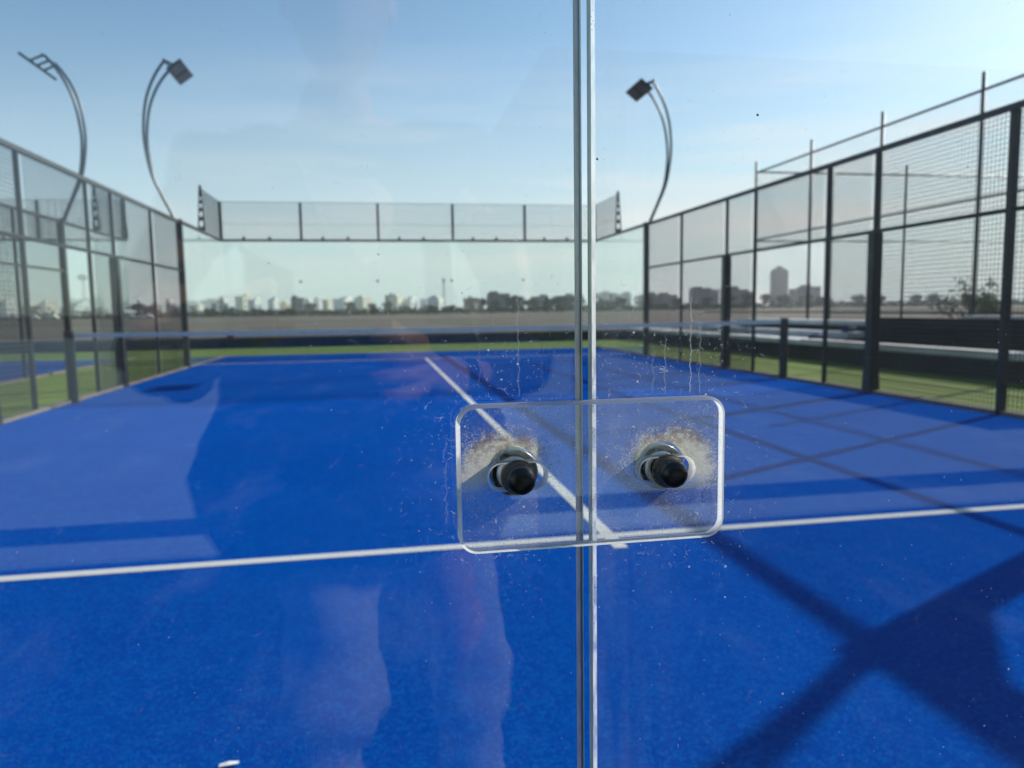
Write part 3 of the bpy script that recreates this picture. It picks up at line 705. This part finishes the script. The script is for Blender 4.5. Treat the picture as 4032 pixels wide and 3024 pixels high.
bag((-5.75, 24.62, .33), .24, .18, .20, M['red'], 'small red bag lying on the low wall beyond the far glass')
bag((8.1, 14.0, .40), .30, .24, .10, M['bluebag'], 'blue bag on the lowest wide concrete step')
bag((9.0, 14.2, .53), .26, .22, .12, M['bluebag'], 'blue bag one step higher, beside the thick fence post')
o = MB().add([(-.032, -.008, .004), (.0, -.012, .009), (.030, -.006, .005), (.034, .008, .004), (.0, .011, .010), (-.030, .009, .005), (-.032, -.008, .001), (.030, -.006, .001), (.034, .008, .001), (-.030, .009, .001)],
    [(0, 1, 4, 5), (1, 2, 3, 4), (9, 8, 7, 6), (0, 6, 7, 2, 1), (2, 7, 8, 3), (3, 8, 9, 5, 4), (5, 9, 6, 0)]).build('paper_scrap', M['white'])
o.scale = (.72, .72, .5); o.location = (-1.49, 1.475, .008); o.rotation_euler = (0, 0, .1); tag(o, 'small white scrap lying on the blue turf in the foreground', 'scrap')

# ------------------------------------------------------------------ town on the horizon
BL = [(-188.9, -183.4, 9.4, 420, 'white'), (-182.9, -179.6, 9.2, 430, 'cream'), (-171, -166.3, 5.8, 400, 'cream'), (-166.1, -159.9, 8.2, 410, 'cream'), (-148.9, -144.4, 5.9, 400, 'white'), (-159.1, -151.0, 8.1, 430, 'white'),
 (-144.2, -138.7, 4.8, 420, 'pink'), (-136.7, -132.1, 7.5, 430, 'white'), (-130.2, -126.1, 9.3, 440, 'white'), (-122.5, -116.4, 5.9, 420, 'grey'), (-115.2, -111.9, 9.7, 440, 'white'), (-111.7, -106.6, 6.0, 420, 'grey'), (-95.0, -89.4, 5.7, 410, 'cream'),
 (-88.9, -84.2, 6.9, 430, 'white'), (-83.0, -79.0, 8.9, 420, 'white'), (-73.5, -66.3, 10.3, 420, 'cream'), (-65.9, -60.5, 8.2, 410, 'white'), (-60.1, -57.0, 8.8, 430, 'grey'), (-56.7, -51.9, 8.0, 415, 'white'), (-51.7, -46.4, 6.8, 425, 'cream'), (-45.1, -39.2, 8.8, 400, 'slate'),
 (-38.9, -34.6, 8.3, 420, 'white'), (-34.3, -28.8, 8.7, 430, 'white'), (-28.1, -23.6, 7.6, 410, 'cream'), (-23.2, -12.9, 9.0, 460, 'white'), (-10.4, -2.4, 8.7, 420, 'cream'), (3.6, 7.9, 10.3, 440, 'slate'), (8.2, 15.1, 9.4, 420, 'cream'), (15.4, 23.2, 8.0, 425, 'white'),
 (25.1, 29.8, 7.7, 430, 'white'), (30.2, 38.9, 8.2, 420, 'white'), (51.9, 59.0, 8.0, 430, 'cream'), (59.4, 70.5, 9.9, 400, 'slate'), (78.0, 84.5, 8.2, 430, 'grey'), (90.3, 99.1, 8.5, 430, 'grey'), (105.9, 114.8, 8.8, 430, 'slate'), (133.6, 141.0, 10.2, 430, 'grey'),
 (147.1, 154.0, 9.6, 440, 'slate'), (156.0, 162.7, 9.0, 420, 'tan'), (163.1, 171.7, 8.3, 410, 'tan'), (192.6, 201.8, 12.3, 430, 'slate'), (203.8, 212.2, 11.8, 440, 'grey'), (213.5, 220.8, 12.4, 430, 'slate'), (225.2, 231.0, 10.2, 430, 'slate'), (259.6, 267.3, 11.4, 430, 'slate'), (272.4, 283.1, 13.0, 440, 'grey')]
winme = MB().box(-.5, .5, -.06, .02, -.6, .6).build('window', M['window']); wmesh = winme.data; bpy.data.objects.remove(winme)
words = {'white': 'white', 'cream': 'cream', 'grey': 'grey', 'slate': 'dark grey', 'pink': 'pinkish', 'tan': 'brownish'}
rb = random.Random(3)
BLs = sorted(BL)
left_b = [b for b in BLs if b[0] < -84]; mid_b = [b for b in BLs if -84 <= b[0] < 44]; rt_b = [b for b in BLs if b[0] >= 44]
ORD = ['first', 'second', 'third', 'fourth', 'fifth', 'sixth', 'seventh', 'eighth', 'ninth', 'tenth', 'eleventh', 'twelfth', 'thirteenth', 'fourteenth', 'fifteenth', 'sixteenth', 'seventeenth']
for part, where in ((left_b, 'behind the left fences'), (mid_b, 'behind the far glass wall'), (rt_b, 'right of the glass joint')):
    for i, (x0, x1, h, D, tn) in enumerate(part):
        h += .3; lit = tn in ('white', 'cream', 'pink')
        lab = '%s %s house, %s from the left of those %s' % ('low' if h < 7.5 else 'boxy', words[tn], ORD[i], where)
        t = empty('house', lab, 'house', 'houses of the town on the horizon', ((x0+x1)/2, D, -.05))
        wd = x1-x0; dp = rb.uniform(8, 12)
        if lit: wd *= .92; dp = wd*.9; t.rotation_euler = (0, 0, R(rb.uniform(50, 66)))
        hw = wd/2
        b = MB().box(-hw, hw, 0, dp, 0, h-.9)
        b.build('wall', M['b_'+tn], t)
        MB().box(-hw-.15, hw+.15, -.15, dp+.15, h-.897, h-.4).build('roof', M['b_'+tn], t)
        sh_ = rb.choice((-1, 1)); a_, b_ = sorted((sh_*hw*.15, sh_*hw*.85))
        MB().box(a_, b_, 1, dp-2, h-.397, h+.8).build('roof_room', M['b_'+tn], t)
        fl = max(1, int((h-.9)/3)); nw = max(2, int(wd/2.6))
        for f_ in range(fl):
            for q in range(nw):
                if rb.random() < (.5 if lit else .25): continue
                o = bpy.data.objects.new('window', wmesh); C.objects.link(o); o.parent = t; o.location = (-hw+wd*(q+.5)/nw, 0, 1.7+3*f_); o.scale = (rb.uniform(.8, 1.5), 1, rb.uniform(.8, 1.2))
# tower
t = empty('tower_block', 'dark grey tower block with stepped pointed top on the right horizon', 'tower', None, (348.3, 600, -.05))
M['b_tower'] = pbr('render_tower', (.12, .092, .082, 1), .9, 0, .06, .3)
MB().box(-6.4, 6.4, 0, 8, 0, 30.5).build('wall', M['b_tower'], t)
MB().add([(-6.4, 0, 30.503), (6.4, 0, 30.503), (6.4, 8, 30.503), (-6.4, 8, 30.503), (-3.8, 0.5, 33.4), (3.8, .5, 33.4), (3.8, 7.5, 33.4), (-3.8, 7.5, 33.4)], [(0, 1, 5, 4), (1, 2, 6, 5), (2, 3, 7, 6), (3, 0, 4, 7), (4, 5, 6, 7)]).box(-1.6, 1.6, 2, 6, 33.403, 35.4).build('roof', M['b_tower'], t)
for f_ in range(9):
    for q in range(4):
        o = bpy.data.objects.new('window', wmesh); C.objects.link(o); o.parent = t; o.location = (-4.5+3.0*q, 0, 2.4+3.2*f_); o.scale = (1.4, 1, 1.2)
def mast(x, y, h, label, head):
    t = empty('mast', label, 'mast', None, (x, y, -.05)); b = MB()
    for dx, dy in ((-1, -1), (1, -1), (1, 1), (-1, 1)): b.bar((dx*.9, dy*.9, 0), (dx*.45, dy*.45, h), .12, 4, True)
    k_ = 8
    for i in range(k_):
        z0, z1 = h*i/k_, h*(i+1)/k_; w0, w1 = .9-.45*i/k_, .9-.45*(i+1)/k_
        b.bar((-w0, -w0, z0), (w1, -w1, z1), .07, 4); b.bar((w0, -w0, z0), (-w1, -w1, z1), .07, 4); b.bar((-w1, -w1, z1), (w1, -w1, z1), .07, 4)
    b.build('lattice', M['b_grey'], t)
    if head: MB().lathe([(.3, h-3.5), (2.6, h-2.5), (3.0, h-1), (2.2, h), (.3, h+.6)], (0, 0, 0), axis='z', n=16).build('tank', M['b_grey'], t, True)
    else: MB().box(-.7, .7, -.7, .7, h-3, h-.5).build('antenna', M['b_grey'], t)
mast(43.2, 500, 22.5, 'thin lattice antenna mast rising above the houses near the centre', False)
mast(-179.6, 500, 26, 'faint water tower on the far left horizon between two fence posts', True)

# trees: a few shared crowns of leaf cards
def crown_mesh(seed, n=520, leafs=.55, mat=None):
    r = random.Random(seed); b = MB(); cl = []
    for i in range(13):
        a = r.uniform(0, 6.28); q = r.uniform(0, .62); cl.append((Vector((q*math.cos(a), q*math.sin(a), r.uniform(-.45, .62))), r.uniform(.22, .46)))
    for i in range(n):
        c, rad = r.choice(cl); d = Vector((r.gauss(0, 1), r.gauss(0, 1), r.gauss(0, 1))).normalized()*rad*r.uniform(.45, 1.08); p = c+d
        nn = Vector((r.gauss(0, 1), r.gauss(0, 1), r.gauss(0, 1)+.6)).normalized(); u = nn.orthogonal().normalized(); v = nn.cross(u); s_ = leafs*r.uniform(.07, .16)
        b.add([p-u*s_, p+v*s_*.7, p+u*s_, p-v*s_*.7], [(0, 1, 2, 3)])
    o = b.build('crown', mat); me = o.data; bpy.data.objects.remove(o); return me
CR = [crown_mesh(s_, 620, 1.0, M['leaf']) for s_ in (1, 2, 3)]
def trunk_mesh():
    b = MB().tube([(0, 0, 0), (.02, .01, .3), (-.01, .02, .62)], [.05, .038, .022], 7)
    for a in range(4):
        q = a*1.6; b.tube([(0, 0, .36), (.16*math.cos(q), .16*math.sin(q), .55), (.3*math.cos(q), .3*math.sin(q), .75)], [.02, .014, .006], 5)
    o = b.build('trunk', M['bark']); me = o.data; bpy.data.objects.remove(o); return me
TR = trunk_mesh()
def tree(x, y, h, wd, v, label):
    t = empty('tree', label, 'tree', 'dark trees on the horizon', (x, y, -.05))
    o = bpy.data.objects.new('trunk', TR); C.objects.link(o); o.parent = t; o.scale = (h, h, h)
    o = bpy.data.objects.new('crown', CR[v]); C.objects.link(o); o.parent = t; o.location = (0, 0, h*.56); o.scale = (wd, wd*.8, h*.46); o.rotation_euler = (0, 0, v*1.3+x)
rt = random.Random(11)
TX = [(-152, 4), (-126, 5), (-118, 4.5), (-89.6, 5.6), (-84, 4), (-77, 3.4), (-62.2, 3.2), (-55, 3.5), (-48, 3), (-36, 3.2), (-27, 4.8), (-11.5, 5.0), (-3, 4.6), (3.4, 4.8), (10, 3), (20, 3.4), (29, 3.2), (36.0, 6.2), (41, 6.0), (48, 5), (54.9, 6.6), (61, 5.4), (67.8, 5.6), (73, 6), (77.4, 6.5), (84, 6.8), (90, 6.9), (95.1, 7.7), (101, 6.4),
      (106.3, 6.1), (113, 5.2), (122.3, 4.6), (129, 4.8), (136.1, 5.0), (144.3, 5.9), (151, 6.4), (158, 6.3), (163.3, 6.4), (172, 5.6), (181.5, 5.4), (190, 4.8), (201.3, 4.9), (210, 5.2), (218, 4.8), (226.6, 4.8), (236, 5.0), (245, 5.2), (254, 5.1), (263, 5.4), (272, 5.6)]
groups = [('left of the far glass wall', -400, -92), ('behind the left half of the far glass', -92, 0), ('behind the right half of the far glass', 0, 66), ('just right of the glass joint', 66, 112), ('between the right pole and the tower', 112, 182), ('right of the tower', 182, 400)]
for nm, a, b_ in groups:
    for i, (x, h) in enumerate([q for q in TX if a <= q[0] < b_]):
        wd = h*rt.uniform(.62, .95) if nm[0] != 'l' else h*.6
        tree(x, 300+rt.uniform(-8, 8), h*1.08, wd, (i+len(nm)) % 3, '%s tree, %s from the left of those %s' % (('bushy', 'rounded', 'loose')[(i+len(nm)) % 3], ORD[i], nm))
# low dark scrub that reads as one mass along the horizon
b = MB(); rs = random.Random(5)
for i in range(9000):
    x = rs.uniform(-260, 330); y = rs.uniform(235, 330); hh = 1.6+1.5*noise.noise(Vector((x*.03, y*.02, 0)))+.8*noise.noise(Vector((x*.15, y*.1, 3)))
    if hh < .5: continue
    if x > 60: hh *= 1.25
    p = Vector((x, y, rs.uniform(0, max(.3, hh)))); s_ = rs.uniform(.35, .9)
    u = Vector((rs.gauss(0, 1), rs.gauss(0, .6), rs.gauss(0, .4))).normalized(); v = u.cross(Vector((rs.gauss(0, .3), 1, rs.gauss(0, .3)))).normalized()
    b.add([p-u*s_, p-v*s_*.7, p+u*s_, p+v*s_*.7], [(0, 1, 2, 3)])
tag(b.build('scrub', M['leaf']), 'low dark scrub along the far edge of the field', 'scrub', None, 'stuff')
# green shrub near the right edge
t = empty('shrub', 'leafy green shrub with upright shoots behind the right chain-link fence', 'shrub', None, (18.3, 20.8, 0))
b = MB(); rs = random.Random(8)
b2 = MB()
for i in range(16):
    a = rs.uniform(0, 6.28); q = rs.uniform(.1, 1.5); top = Vector((q*math.cos(a)*1.1, q*math.sin(a)*.7, rs.uniform(.75, 1.45)))
    if i == 0: top = Vector((-.72, 0, 1.92))
    if i == 1: top = Vector((.45, .1, 1.85))
    if i == 2: top = Vector((-.5, .1, 1.6))
    b2.tube([(top.x*.25, top.y*.25, 0), (top.x*.6, top.y*.6, top.z*.55), tuple(top)], [.03, .02, .006], 5)
    for j in range(75):
        u_ = rs.uniform(.25, 1.0); base = Vector((top.x*.6, top.y*.6, top.z*.55)).lerp(top, max(0, u_*1.2-.25)); p = base+Vector((rs.gauss(0, 1), rs.gauss(0, 1), rs.gauss(0, .8)))*(.08+.28*(1-u_))
        nn = Vector((rs.gauss(0, 1), rs.gauss(0, 1), rs.gauss(0, 1))).normalized(); u = nn.orthogonal().normalized(); v = nn.cross(u); s_ = rs.uniform(.04, .085)
        b.add([p-u*s_, p+v*s_*.5, p+u*s_, p-v*s_*.5], [(0, 1, 2, 3)])
b2.build('stem', M['bark'], t); b.build('foliage', M['leafgreen'], t)

# parked cars far off on the left
def make_car():
    t = empty('parked_car')
    prof = [(-2.1, .35), (-2.15, .75), (-1.7, .88), (-1.0, .95), (-.35, 1.42), (.95, 1.45), (1.65, 1.0), (2.1, .92), (2.15, .4)]
    b = MB(); n = len(prof); vs = [(x, y, z) for y in (-.85, .85) for x, z in prof]
    b.add(vs, [tuple(range(n)), tuple(reversed(range(n, 2*n)))]+[(i, n+i, n+(i+1) % n, (i+1) % n) for i in range(n)]); b.build('body', M['b_white'], t, False, .08)
    for y in (-.86, .86): MB().add([(-.95, y, .98), (-.4, y, 1.34), (.9, y, 1.37), (1.4, y, 1.0)], [(0, 1, 2, 3)]).build('window', M['window'], t)
    for x in (-1.35, 1.35):
        for y in (-.8, .8): MB().tube([(x, y-.1, .32), (x, y+.1, .32)], .32, 14).build('wheel', M['steel'], t)
    return t
car0 = None
for i, (x, y, rz, lb) in enumerate([(-107, 236, .1, 'white car parked farthest left on the field'), (-103.4, 232, .3, 'white car parked second from the far left'), (-99.6, 235, .2, 'white car parked third from the far left, before the scrub'),
        (-92.8, 231, -.1, 'white car parked fourth from the far left, beside a fence post'), (-72.5, 230, .2, 'white car parked alone right of the thick left post'), (-68.0, 232, .1, 'white car parked next to the lone one, nearer the left lamp pole')]):
    o = make_car() if i == 0 else dup(car0, (x, y, -.05), (0, 0, rz))
    if i == 0: car0 = o; o.location = (x, y, -.05); o.rotation_euler = (0, 0, rz)
    tag(o, lb, 'car', 'cars parked on the far field')

# ------------------------------------------------------------------ the photographer, seen as a reflection in the near panes
def skin_mesh(name, chains, mat, parent=None, sub=2, root=0):
    """chains: list of point lists [(x,y,z,r) ...]; a chain may start with an int = vertex index to branch from"""
    vs, es, rs_ = [], [], []
    for ch in chains:
        prev = None
        for p in ch:
            if isinstance(p, int): prev = p; continue
            vs.append(p[:3]); rs_.append(p[3:]); 
            if prev is not None: es.append((prev, len(vs)-1))
            prev = len(vs)-1
    me = bpy.data.meshes.new(name); me.from_pydata(vs, es, []); me.materials.append(mat)
    o = bpy.data.objects.new(name, me); C.objects.link(o)
    o.modifiers.new('skin', 'SKIN'); 
    if not me.skin_vertices: me.attributes  # created by the modifier
    for i, sv in enumerate(me.skin_vertices[0].data):
        r = rs_[i]; sv.radius = (r[-1], r[0]); sv.use_root = (i == root)
    o.modifiers['skin'].use_smooth_shade = True
    sm = o.modifiers.new('sub', 'SUBSURF'); sm.levels = sub; sm.render_levels = sub
    if name in ('shirt', 'trousers'):
        tx = bpy.data.textures.get('folds') or bpy.data.textures.new('folds', 'CLOUDS'); tx.noise_scale = .11
        dmod = o.modifiers.new('folds', 'DISPLACE'); dmod.texture = tx; dmod.strength = .085; dmod.texture_coords = 'LOCAL'
    if parent: o.parent = parent
    return o
fing = []
def hand(cx, cy, cz, s, palm):
    """palm: index of wrist vertex; fingers curl towards +y round the phone"""
    out = []
    for i, (dz, L) in enumerate(((.032, .9), (.012, 1.0), (-.008, .95), (-.028, .75))):
        out.append([palm, (cx-s*.01, cy+.02, cz+dz*.8, .010), (cx+s*.004, cy+.045, cz+dz*.9, .0095), (cx+s*.028*L, cy+.052, cz+dz, .0085), (cx+s*.048*L, cy+.048, cz+dz, .0075)])
    out.append([palm, (cx+s*.01, cy-.005, cz+.03, .012), (cx+s*.035, cy-.012, cz+.048, .010), (cx+s*.055, cy-.008, cz+.05, .009)])
    return out
body = [[(-1.10, -.90, .93, .13, .10), (-1.11, -.91, 1.06, .125, .10), (-1.125, -.90, 1.22, .145, .11), (-1.135, -.88, 1.34, .12, .09), (-1.14, -.85, 1.425, .055), (-1.135, -.81, 1.49, .058)],   # 0-5
        [3, (-1.32, -.87, 1.345, .058), (-1.405, -.86, 1.20, .046), (-1.425, -.82, 1.05, .040), (-1.345, -.66, 1.06, .033), (-1.272, -.50, 1.085, .026), (-1.255, -.445, 1.10, .030, .018)],      # 6-11
        [3, (-.955, -.87, 1.345, .058), (-.875, -.85, 1.20, .046), (-.865, -.81, 1.04, .040), (-.945, -.64, 1.035, .033), (-1.03, -.49, 1.05, .026), (-1.045, -.440, 1.065, .030, .018)],        # 12-17
        [0, (-1.19, -.88, .84, .082), (-1.185, -.85, .50, .050), (-1.21, -.88, .10, .038), (-1.215, -.80, .045, .035)],
        [0, (-1.01, -.88, .84, .082), (-.95, -.83, .50, .045), (-.965, -.87, .10, .038), (-.96, -.79, .045, .035)]]
person = skin_mesh('person', body+hand(-1.245, -.425, 1.105, 1, 11)+hand(-1.055, -.42, 1.07, -1, 17), M['skin'])
tag(person, 'person in dark top and pale trousers photographing, reflected faintly in the near glass', 'person')
skin_mesh('shirt', [[(-1.125, -.885, .70, .30, .17), (-1.13, -.885, .82, .285, .16), (-1.125, -.895, .95, .265, .15), (-1.12, -.90, 1.06, .225, .14), (-1.125, -.90, 1.22, .168, .13), (-1.135, -.88, 1.345, .14, .105), (-1.14, -.86, 1.40, .07)],
        [5, (-1.325, -.87, 1.345, .072), (-1.405, -.86, 1.20, .064), (-1.425, -.825, 1.06, .058), (-1.352, -.68, 1.058, .047), (-1.29, -.54, 1.078, .040)], [5, (-.95, -.87, 1.345, .072), (-.875, -.85, 1.20, .064), (-.865, -.815, 1.05, .058), (-.938, -.66, 1.033, .047), (-1.01, -.53, 1.046, .040)]], M['shirt'], person)
skin_mesh('trousers', [[(-1.10, -.90, .93, .145, .115), (-1.10, -.90, .86, .14, .115)], [1, (-1.19, -.88, .74, .085), (-1.175, -.85, .60, .070), (-1.185, -.84, .47, .088), (-1.20, -.86, .32, .062), (-1.21, -.88, .14, .068)], [1, (-.99, -.88, .74, .085), (-.955, -.86, .62, .060), (-.945, -.83, .50, .074), (-.955, -.85, .34, .055), (-.965, -.87, .14, .062)]], M['trouser'], person)
for x, y in ((-1.215, -.80), (-.972, -.79)): skin_mesh('shoe', [[(x, y-.10, .045, .042), (x, y, .05, .045), (x, y+.13, .035, .040, .032)]], M['shoe'], person)
# head
bm = bmesh.new(); bmesh.ops.create_uvsphere(bm, u_segments=40, v_segments=28, radius=1)
HC = Vector((-1.13, -.785, 1.575))
for v in bm.verts:
    p = v.co.copy(); f = max(0, p.y)
    x = p.x*.074*(1-.22*max(0, -p.z)**1.5); y = p.y*.095; z = p.z*.118
    y += .030*math.exp(-((p.x/.16)**2+((p.z+.12)/.22)**2))*(f > .3)+.010*math.exp(-((p.x/.25)**2+((p.z+.95)/.3)**2))*(f > 0)
    for sx in (-.38, .38): y -= .010*math.exp(-(((p.x-sx)/.18)**2+((p.z-.08)/.12)**2))*(f > .3)
    y += .006*math.exp(-((p.x/.30)**2+((p.z+.50)/.07)**2))*(f > .3); y -= .005*math.exp(-((p.x/.30)**2+((p.z+.58)/.03)**2))*(f > .3)
    v.co = HC+Vector((x, y, z))
me = bpy.data.meshes.new('head'); bm.to_mesh(me); bm.free(); me.materials.append(M['skin']); me.polygons.foreach_set('use_smooth', [True]*len(me.polygons))
hd = bpy.data.objects.new('head', me); C.objects.link(hd); hd.parent = person
for sx in (-1, 1):
    e = MB(); e.lathe([(.001, .006), (.008, .004), (.011, -.002)], (HC.x+sx*.028, HC.y+.080, HC.z+.008), n=14)
    for i, v in enumerate(e.v): e.v[i] = (v[0], 2*(HC.y+.080)-v[1], v[2])
    e.build('eye', M['eye'], hd, True)
    skin_mesh('ear', [[(HC.x+sx*.074, HC.y-.01, HC.z+.02, .010, .018), (HC.x+sx*.076, HC.y-.008, HC.z-.025, .007, .012)]], M['skin'], hd, 1)
# cap with a visor and a small embroidered mark
b = MB(); n = 28; rings = 8
for i in range(rings+1):
    a = R(90*i/rings)
    for j in range(n):
        t_ = 2*math.pi*j/n; b.v.append((HC.x+.083*math.cos(a)*math.cos(t_), HC.y+.103*math.cos(a)*math.sin(t_), HC.z+.035+.092*math.sin(a)))
for i in range(rings):
    for j in range(n): b.f.append((i*n+j, i*n+(j+1) % n, (i+1)*n+(j+1) % n, (i+1)*n+j)); b.mi.append(0)
cp = b.build('cap', M['cap'], hd, True)
b = MB(); K = 12
for i in range(K+1):
    a = math.pi*i/K; cx, sy = math.cos(a), math.sin(a)
    b.v += [(HC.x+.080*cx, HC.y+.098*sy, HC.z+.038), (HC.x+.078*cx, HC.y+.098*sy+.065*sy**.6 if sy > 0 else HC.y, HC.z+.026), (HC.x+.078*cx, HC.y+.098*sy+.065*max(sy, 0)**.6, HC.z+.022), (HC.x+.080*cx, HC.y+.098*sy, HC.z+.034)]
for i in range(K):
    for q in range(4): b.f.append((i*4+q, i*4+(q+1) % 4, (i+1)*4+(q+1) % 4, (i+1)*4+q)); b.mi.append(0)
b.build('visor', M['cap'], cp, True)
b = MB(); zz = HC.z+.066
for x0, x1 in ((-.022, -.014), (-.006, -.014), (-.006, .003), (.011, .003), (.011, .02)):
    b.bar((HC.x+x0, HC.y+.100, zz+.014), (HC.x+x1, HC.y+.100, zz-.012), .0018, 4, True)
b.build('embroidery', M['white'], cp)
t = empty('club_house', 'dark flat-roofed building behind the viewer, reflected in the right near pane', 'building', None, (18, -17, 0))
MB().box(-14.9, 15, -9, 0, 0, 6.6).build('wall', M['darkwall'], t); MB().box(-15.1, 15.2, -9.2, .2, 6.603, 7.1).build('roof', M['darkwall2'], t)
for i in range(7): MB().box(-13.5+4.1*i, -10.8+4.1*i, .003, .06, .4, 3.0).build('window', M['window'], t)
# phone held just behind the lens position
ph = loft_plate('phone', lambda i: rrect(-1.235+i, -1.075-i, 1.068+i, 1.145-i, .011-i), [], -.374, -.008, .001, [M['phone']]*4)
for v in ph.data.vertices: pass
tag(ph, 'dark smartphone held sideways by the reflected person', 'phone')
for x, z in ((-1.089, 1.127), (-1.089, 1.106)): MB().lathe([(.0062, -.001), (.0066, .0), (.0066, -.0022), (.0060, -.0026), (.0045, -.0020), (.001, -.0020)], (x, -.3662, z), n=32).build('lens', M['phone'], ph, True)

# ------------------------------------------------------------------ haze over the field and town
hm_ = bpy.data.materials.new('haze'); hm_.use_nodes = True; ht = hm_.node_tree; ht.nodes.clear()
ho = N(ht, 'ShaderNodeOutputMaterial'); hv = N(ht, 'ShaderNodeVolumePrincipled'); hv.inputs['Color'].default_value = (.90, .93, .95, 1); hv.inputs['Density'].default_value = .00042; hv.inputs['Anisotropy'].default_value = .2
ht.links.new(hv.outputs[0], ho.inputs['Volume'])
tag(MB().box(-650, 650, -60, 700, -1.05, 48).build('haze', hm_), kind='stuff')
